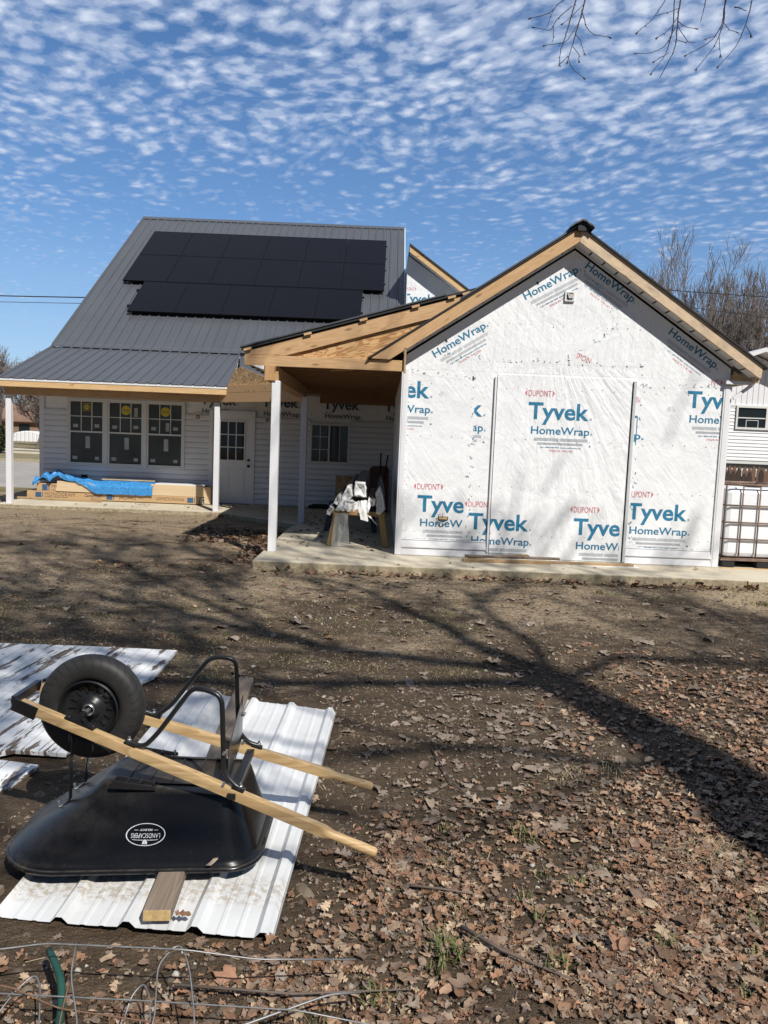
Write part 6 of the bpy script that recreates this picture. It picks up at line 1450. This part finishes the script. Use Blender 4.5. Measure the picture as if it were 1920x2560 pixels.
def clods(n):
    y = 2.0+7.3*rng.random(n)**.8; x = rng.uniform(-.56, .56, n)*y*1.05; k = ~blocked(x, y); x, y = x[k], y[k]; n = len(x)
    s_ = rng.uniform(.006, .016, n)*np.where(rng.random(n) < .06, 2.0, 1); oc = np.array([(1, 0, .1), (.3, .9, .0), (-.8, .5, .1), (-.7, -.7, 0), (.4, -.9, .1), (0, 0, .75)])
    o = oc[None]*s_[:, None, None]*rng.uniform(.6, 1.3, (n, 6, 1)); a = rng.uniform(0, 6.28, n); c_, q = np.cos(a)[:, None], np.sin(a)[:, None]
    o = np.stack([o[:, :, 0]*c_-o[:, :, 1]*q, o[:, :, 0]*q+o[:, :, 1]*c_, o[:, :, 2]], -1)+np.stack([x, y, gh(x, y)-.001], -1)[:, None]
    F = np.array([(0, 1, 5), (1, 2, 5), (2, 3, 5), (3, 4, 5), (4, 0, 5)]); F = (F[None]+(np.arange(n)*6)[:, None, None]).reshape(-1, 3)
    cols = np.array([(.10, .078, .057), (.15, .115, .082), (.07, .054, .04), (.21, .165, .115), (.12, .09, .065)]); c = np.repeat(cols[rng.integers(0, 5, n)], 6, 0)
    tag(link('soil_clods', np_mesh('soil_clods', o.reshape(-1, 3), F, M['tint'], c)), 'crumbled lumps of brown soil over the yard', 'soil', kind='stuff')
clods(15000)
def litter_bits(n):
    y = 2.1+7.0*rng.random(n)**.8; x = rng.uniform(-.56, .56, n)*y*1.05; k = ~blocked(x, y); x, y = x[k], y[k]; n = len(x); a = rng.uniform(0, 6.28, n); l = rng.uniform(.012, .06, n)*np.where(rng.random(n) < .05, 2.5, 1); w = rng.uniform(.0008, .0022, n)
    dx, dy = np.cos(a)*l, np.sin(a)*l; px, py = -np.sin(a)*w, np.cos(a)*w; z = gh(x, y)+.003; z2 = gh(x+dx, y+dy)+.003+rng.uniform(0, .008, n)
    V_ = np.stack([np.stack([x-px, y-py, z], -1), np.stack([x+px, y+py, z], -1), np.stack([x+dx+px, y+dy+py, z2], -1), np.stack([x+dx-px, y+dy-py, z2], -1)], 1)
    cols = np.array(STRAW+[(.12, .085, .06), (.18, .13, .09), (.08, .06, .045)]); tag(link('straw_bits', np_mesh('straw_bits', V_, np.arange(4*n).reshape(n, 4), M['tint'], np.repeat(cols[rng.integers(0, len(cols), n)], 4, 0))), 'bits of straw and twig lying on the soil', 'straw', kind='stuff')
litter_bits(6500)

# ------------------------------------------------------------------ the big bare tree behind the camera: its limbs throw the shadows, its drooping twigs hang into view
BT = thing('shade_tree', (5.4, -2.6, 0), 'large bare tree whose drooping twigs hang into the top right of the sky', 'tree')
rg = random.Random(5); tk, br = MB(), MB()
def up_at(sx, sy, z): k = z/math.tan(SUN_EL); return Vector((sx+k*math.sin(SUN_AZ), sy-k*math.cos(SUN_AZ), z))
trunk = [Vector((5.35, -2.7, -.1)), Vector((5.38, -2.65, 2)), Vector((5.4, -2.6, 4.5)), up_at(1.79, 3.24, 7.0), up_at(1.82, 3.72, 7.6), up_at(1.66, 4.35, 8.3), up_at(1.46, 4.95, 8.95), up_at(1.2, 5.55, 9.7)]
tk.tube(trunk, [.42, .36, .31, .27, .255, .24, .22, .20], 12)
out = []
def limb(pts, r0, r1, kids=5, sub=3):
    P_ = [up_at(*p) if len(p) == 3 else p for p in pts]; n = len(P_)
    tk.tube(P_, [r0+(r1-r0)*i/(n-1) for i in range(n)], 8, cap=False)
    for i in range(kids):
        t = rg.uniform(.15, 1.0)*(n-1); j = min(int(t), n-2); q = P_[j].lerp(P_[j+1], t-j); d = (P_[j+1]-P_[j]).normalized(); o = Vector((rg.uniform(-1, 1), rg.uniform(-1, 1), rg.uniform(-.3, 1)))
        grow(out, q, d+o*.8, rg.uniform(1.4, 2.9), max(.028, (r0+(r1-r0)*t/(n-1))*.38), 1, sub+1, .6, .25, rg, 3)
limb([(1.2, 5.55, 9.7), (.9, 6.0, 10.0), (.5, 7.0, 11.0), (-.07, 8.2, 12.4), (-.64, 8.95, 13.4)], .12, .04, 5)
limb([(1.05, 5.5, 9.75), (.33, 5.74, 10), (-.26, 5.92, 10.3), (-.98, 6.25, 10.7), (-1.6, 6.74, 11.2), (-2.14, 7.13, 11.7), (-3.0, 7.6, 12.3)], .10, .04, 10)
limb([(-.26, 5.92, 10.3), (-1.0, 6.45, 10.9), (-1.86, 7.6, 12), (-2.9, 9.05, 13.2), (-4.06, 10.3, 14.3)], .07, .035, 9)
limb([(1.3, 5.35, 9.5), (1.31, 6.15, 10.3), (1.12, 7.3, 11.3), (1.1, 8.2, 12), (1.44, 8.8, 12.6), (2.4, 9.3, 13.1)], .065, .03, 4)
limb([(1.36, 5.3, 9.4), (1.94, 5.95, 10), (2.59, 6.0, 10.3), (3.13, 5.9, 10.4), (4.2, 5.8, 10.6)], .06, .03, 7)
limb([(1.3, 5.25, 9.3), (.3, 5.1, 9.2), (-.49, 5.0, 9.2), (-1.6, 4.95, 9.5), (-2.8, 4.7, 9.8)], .085, .04, 9)
limb([(1.7, 4.0, 7.9), (1.35, 3.85, 7.7), (.6, 4.0, 7.8), (-.3, 3.9, 8.0), (-1.4, 4.3, 8.3)], .045, .02, 4)
limb([(1.0, 7.6, 11.6), (1.6, 9.0, 13.2), (1.9, 9.6, 14.0)], .04, .014, 2)
limb([(-.07, 8.2, 12.4), (.7, 9.3, 13.6), (1.2, 9.8, 14.2)], .042, .016, 2)
# long low limb reaching over the camera, with the twigs that hang into the picture
limb([Vector((5.35, -2.55, 5.2)), Vector((4.3, -.6, 5.9)), Vector((3.2, 1.6, 6.0)), Vector((2.2, 3.4, 5.6)), Vector((1.5, 4.5, 5.2))], .09, .02, 0)
limb([Vector((3.2, 1.6, 6.0)), Vector((2.8, 3.2, 5.7)), Vector((2.1, 4.5, 5.2))], .04, .015, 0)
def on_wall(p):
    t = (10.4-p.y)/-TO_SUN.y; q = p-TO_SUN*t; return .1 < q.x < 4.8 and 1.0 < q.z < 4.6
for dep, pts, rs in out:
    if any(on_wall(p) for p in pts) and rg.random() < .97: continue
    br.tube(pts, [max(q, .017) for q in rs], 4 if dep < 3 else 3, cap=False)
tk.build('trunk', M['bark'], BT, smooth=True, fixn=False); br.build('crown', M['twig'], BT, smooth=True, fixn=False)
tw = MB()
def tips(p, d):
    for s_ in (-1, 1): tw.tube([p, p+(d+Vector((s_*.35, rg.uniform(-.2, .2), -.1))).normalized()*.018], [.0032, .0022], 5)
def twig(pts, r0=.0035, r1=.0016, tip=True):
    P_ = [Vector(p) for p in pts]; Q = smooth_path(P_, .06, 4); Q = [p+Vector((rg.uniform(-1, 1), 0, rg.uniform(-1, 1)))*.0025 for p in Q]
    tw.tube(Q, [r0+(r1-r0)*i/(len(Q)-1) for i in range(len(Q))], 5)
    if tip: tips(Q[-1], (Q[-1]-Q[-2]).normalized())
    for _ in range(max(1, len(Q)//5)): q = rg.choice(Q[1:]); tw.tube([q, q+Vector((rg.choice((-1, 1))*.008, 0, -.006))], [.003, .0015], 4)
Y0 = 4.5
def tx(*p): return [(x, Y0+dy, z) for x, z, dy in p]
twig(tx((1.5, 5.2, 0), (1.2, 4.7, 0), (1.04, 4.19, 0), (1.01, 4.04, .02), (.985, 3.93, .03), (.97, 3.86, .04)), .006, .002); twig(tx((1.01, 4.05, .02), (.95, 3.95, 0), (.92, 3.925, -.02), (.825, 3.905, -.03)), .0025)
twig(tx((1.02, 4.12, 0), (1.06, 4.05, .04), (1.10, 4.015, .05), (1.20, 4.01, .06)), .0025); twig(tx((1.0, 4.0, .02), (1.03, 3.95, 0), (1.045, 3.88, -.02)), .0022); twig(tx((.985, 3.92, 0), (1.02, 3.88, 0), (1.025, 3.85, 0)), .002)
twig(tx((.975, 3.87, .04), (1.0, 3.82, .05), (1.065, 3.785, .06)), .0022)
twig(tx((1.25, 4.6, 0), (1.0, 4.25, -.03), (.965, 4.10, -.03), (.93, 3.95, -.04), (.905, 3.87, -.05), (.905, 3.80, -.05)), .005, .002); twig(tx((.99, 4.2, -.03), (.90, 4.15, -.02), (.84, 4.09, 0), (.745, 4.075, .02)), .003); twig(tx((.96, 4.12, -.03), (.88, 4.06, 0), (.86, 4.0, 0), (.765, 4.01, 0)), .0026)
twig(tx((.87, 4.03, 0), (.875, 3.97, .02), (.87, 3.95, .02)), .002, .0015, False); twig(tx((.86, 4.11, 0), (.845, 4.06, 0), (.83, 4.02, 0)), .002, .0015, False); twig(tx((.905, 3.80, -.05), (.95, 3.85, -.03), (.97, 3.87, 0)), .002, .0018, False); twig(tx((1.03, 4.15, 0), (.97, 4.1, .05), (.93, 4.07, .05)), .002)
twig(tx((2.0, 5.0, 0), (1.7, 4.6, 0), (1.57, 4.19, 0), (1.565, 4.02, 0), (1.57, 3.94, .02), (1.50, 3.79, .04)), .006, .002, False); twig(tx((1.72, 4.7, 0), (1.55, 4.25, .03), (1.555, 4.05, .03), (1.53, 3.92, .05), (1.455, 3.82, .05)), .004)
twig(tx((1.55, 4.3, 0), (1.46, 4.14, 0), (1.42, 4.08, .02), (1.355, 4.03, .03)), .0025); twig(tx((1.56, 4.05, 0), (1.52, 3.96, .04), (1.45, 3.93, .05), (1.365, 3.925, .06)), .0024); twig(tx((1.57, 4.08, 0), (1.60, 4.04, -.02), (1.655, 4.03, -.03)), .0022); twig(tx((1.565, 3.98, 0), (1.60, 3.96, -.02), (1.665, 3.955, -.03)), .002, .0015, False)
twig(tx((1.56, 4.10, 0), (1.52, 4.03, 0), (1.46, 3.99, 0)), .0022); twig(tx((1.57, 4.15, 0), (1.50, 4.12, 0), (1.44, 4.105, 0)), .002, .0015, False); twig(tx((1.57, 4.05, 0), (1.61, 4.0, 0), (1.635, 3.97, 0)), .002, .0018, False); twig(tx((1.53, 3.91, 0), (1.48, 3.88, 0), (1.455, 3.86, 0)), .002)
twig(tx((2.1, 4.9, 0), (1.9, 4.6, 0), (1.82, 4.2, 0), (1.83, 4.08, 0), (1.80, 3.97, .03), (1.715, 3.855, .05)), .005); twig(tx((1.95, 4.6, 0), (1.835, 4.2, .03), (1.83, 4.07, .03), (1.76, 3.98, .03), (1.645, 3.92, .04)), .004); twig(tx((1.83, 4.08, 0), (1.86, 4.045, 0), (1.90, 4.035, 0)), .002); twig(tx((1.81, 4.0, 0), (1.815, 3.95, 0), (1.82, 3.91, 0)), .002); twig(tx((1.79, 4.01, 0), (1.74, 3.995, 0), (1.72, 3.985, 0)), .002, .0015, False)
twig(tx((2.3, 4.8, 0), (2.05, 4.5, 0), (1.975, 4.2, 0), (1.955, 4.08, 0), (1.92, 3.97, .03), (1.84, 3.875, .05)), .004); twig(tx((1.955, 4.07, 0), (1.975, 4.04, 0), (1.985, 4.02, 0)), .002); twig(tx((1.75, 4.5, 0), (1.71, 4.15, 0), (1.695, 4.08, 0)), .003, .0016, False); twig(tx((1.95, 4.15, 0), (1.92, 4.16, 0), (1.88, 4.17, 0)), .002, .003, False)
tw.build('hanging_twigs', M['twigdark'], BT, smooth=True, fixn=False)
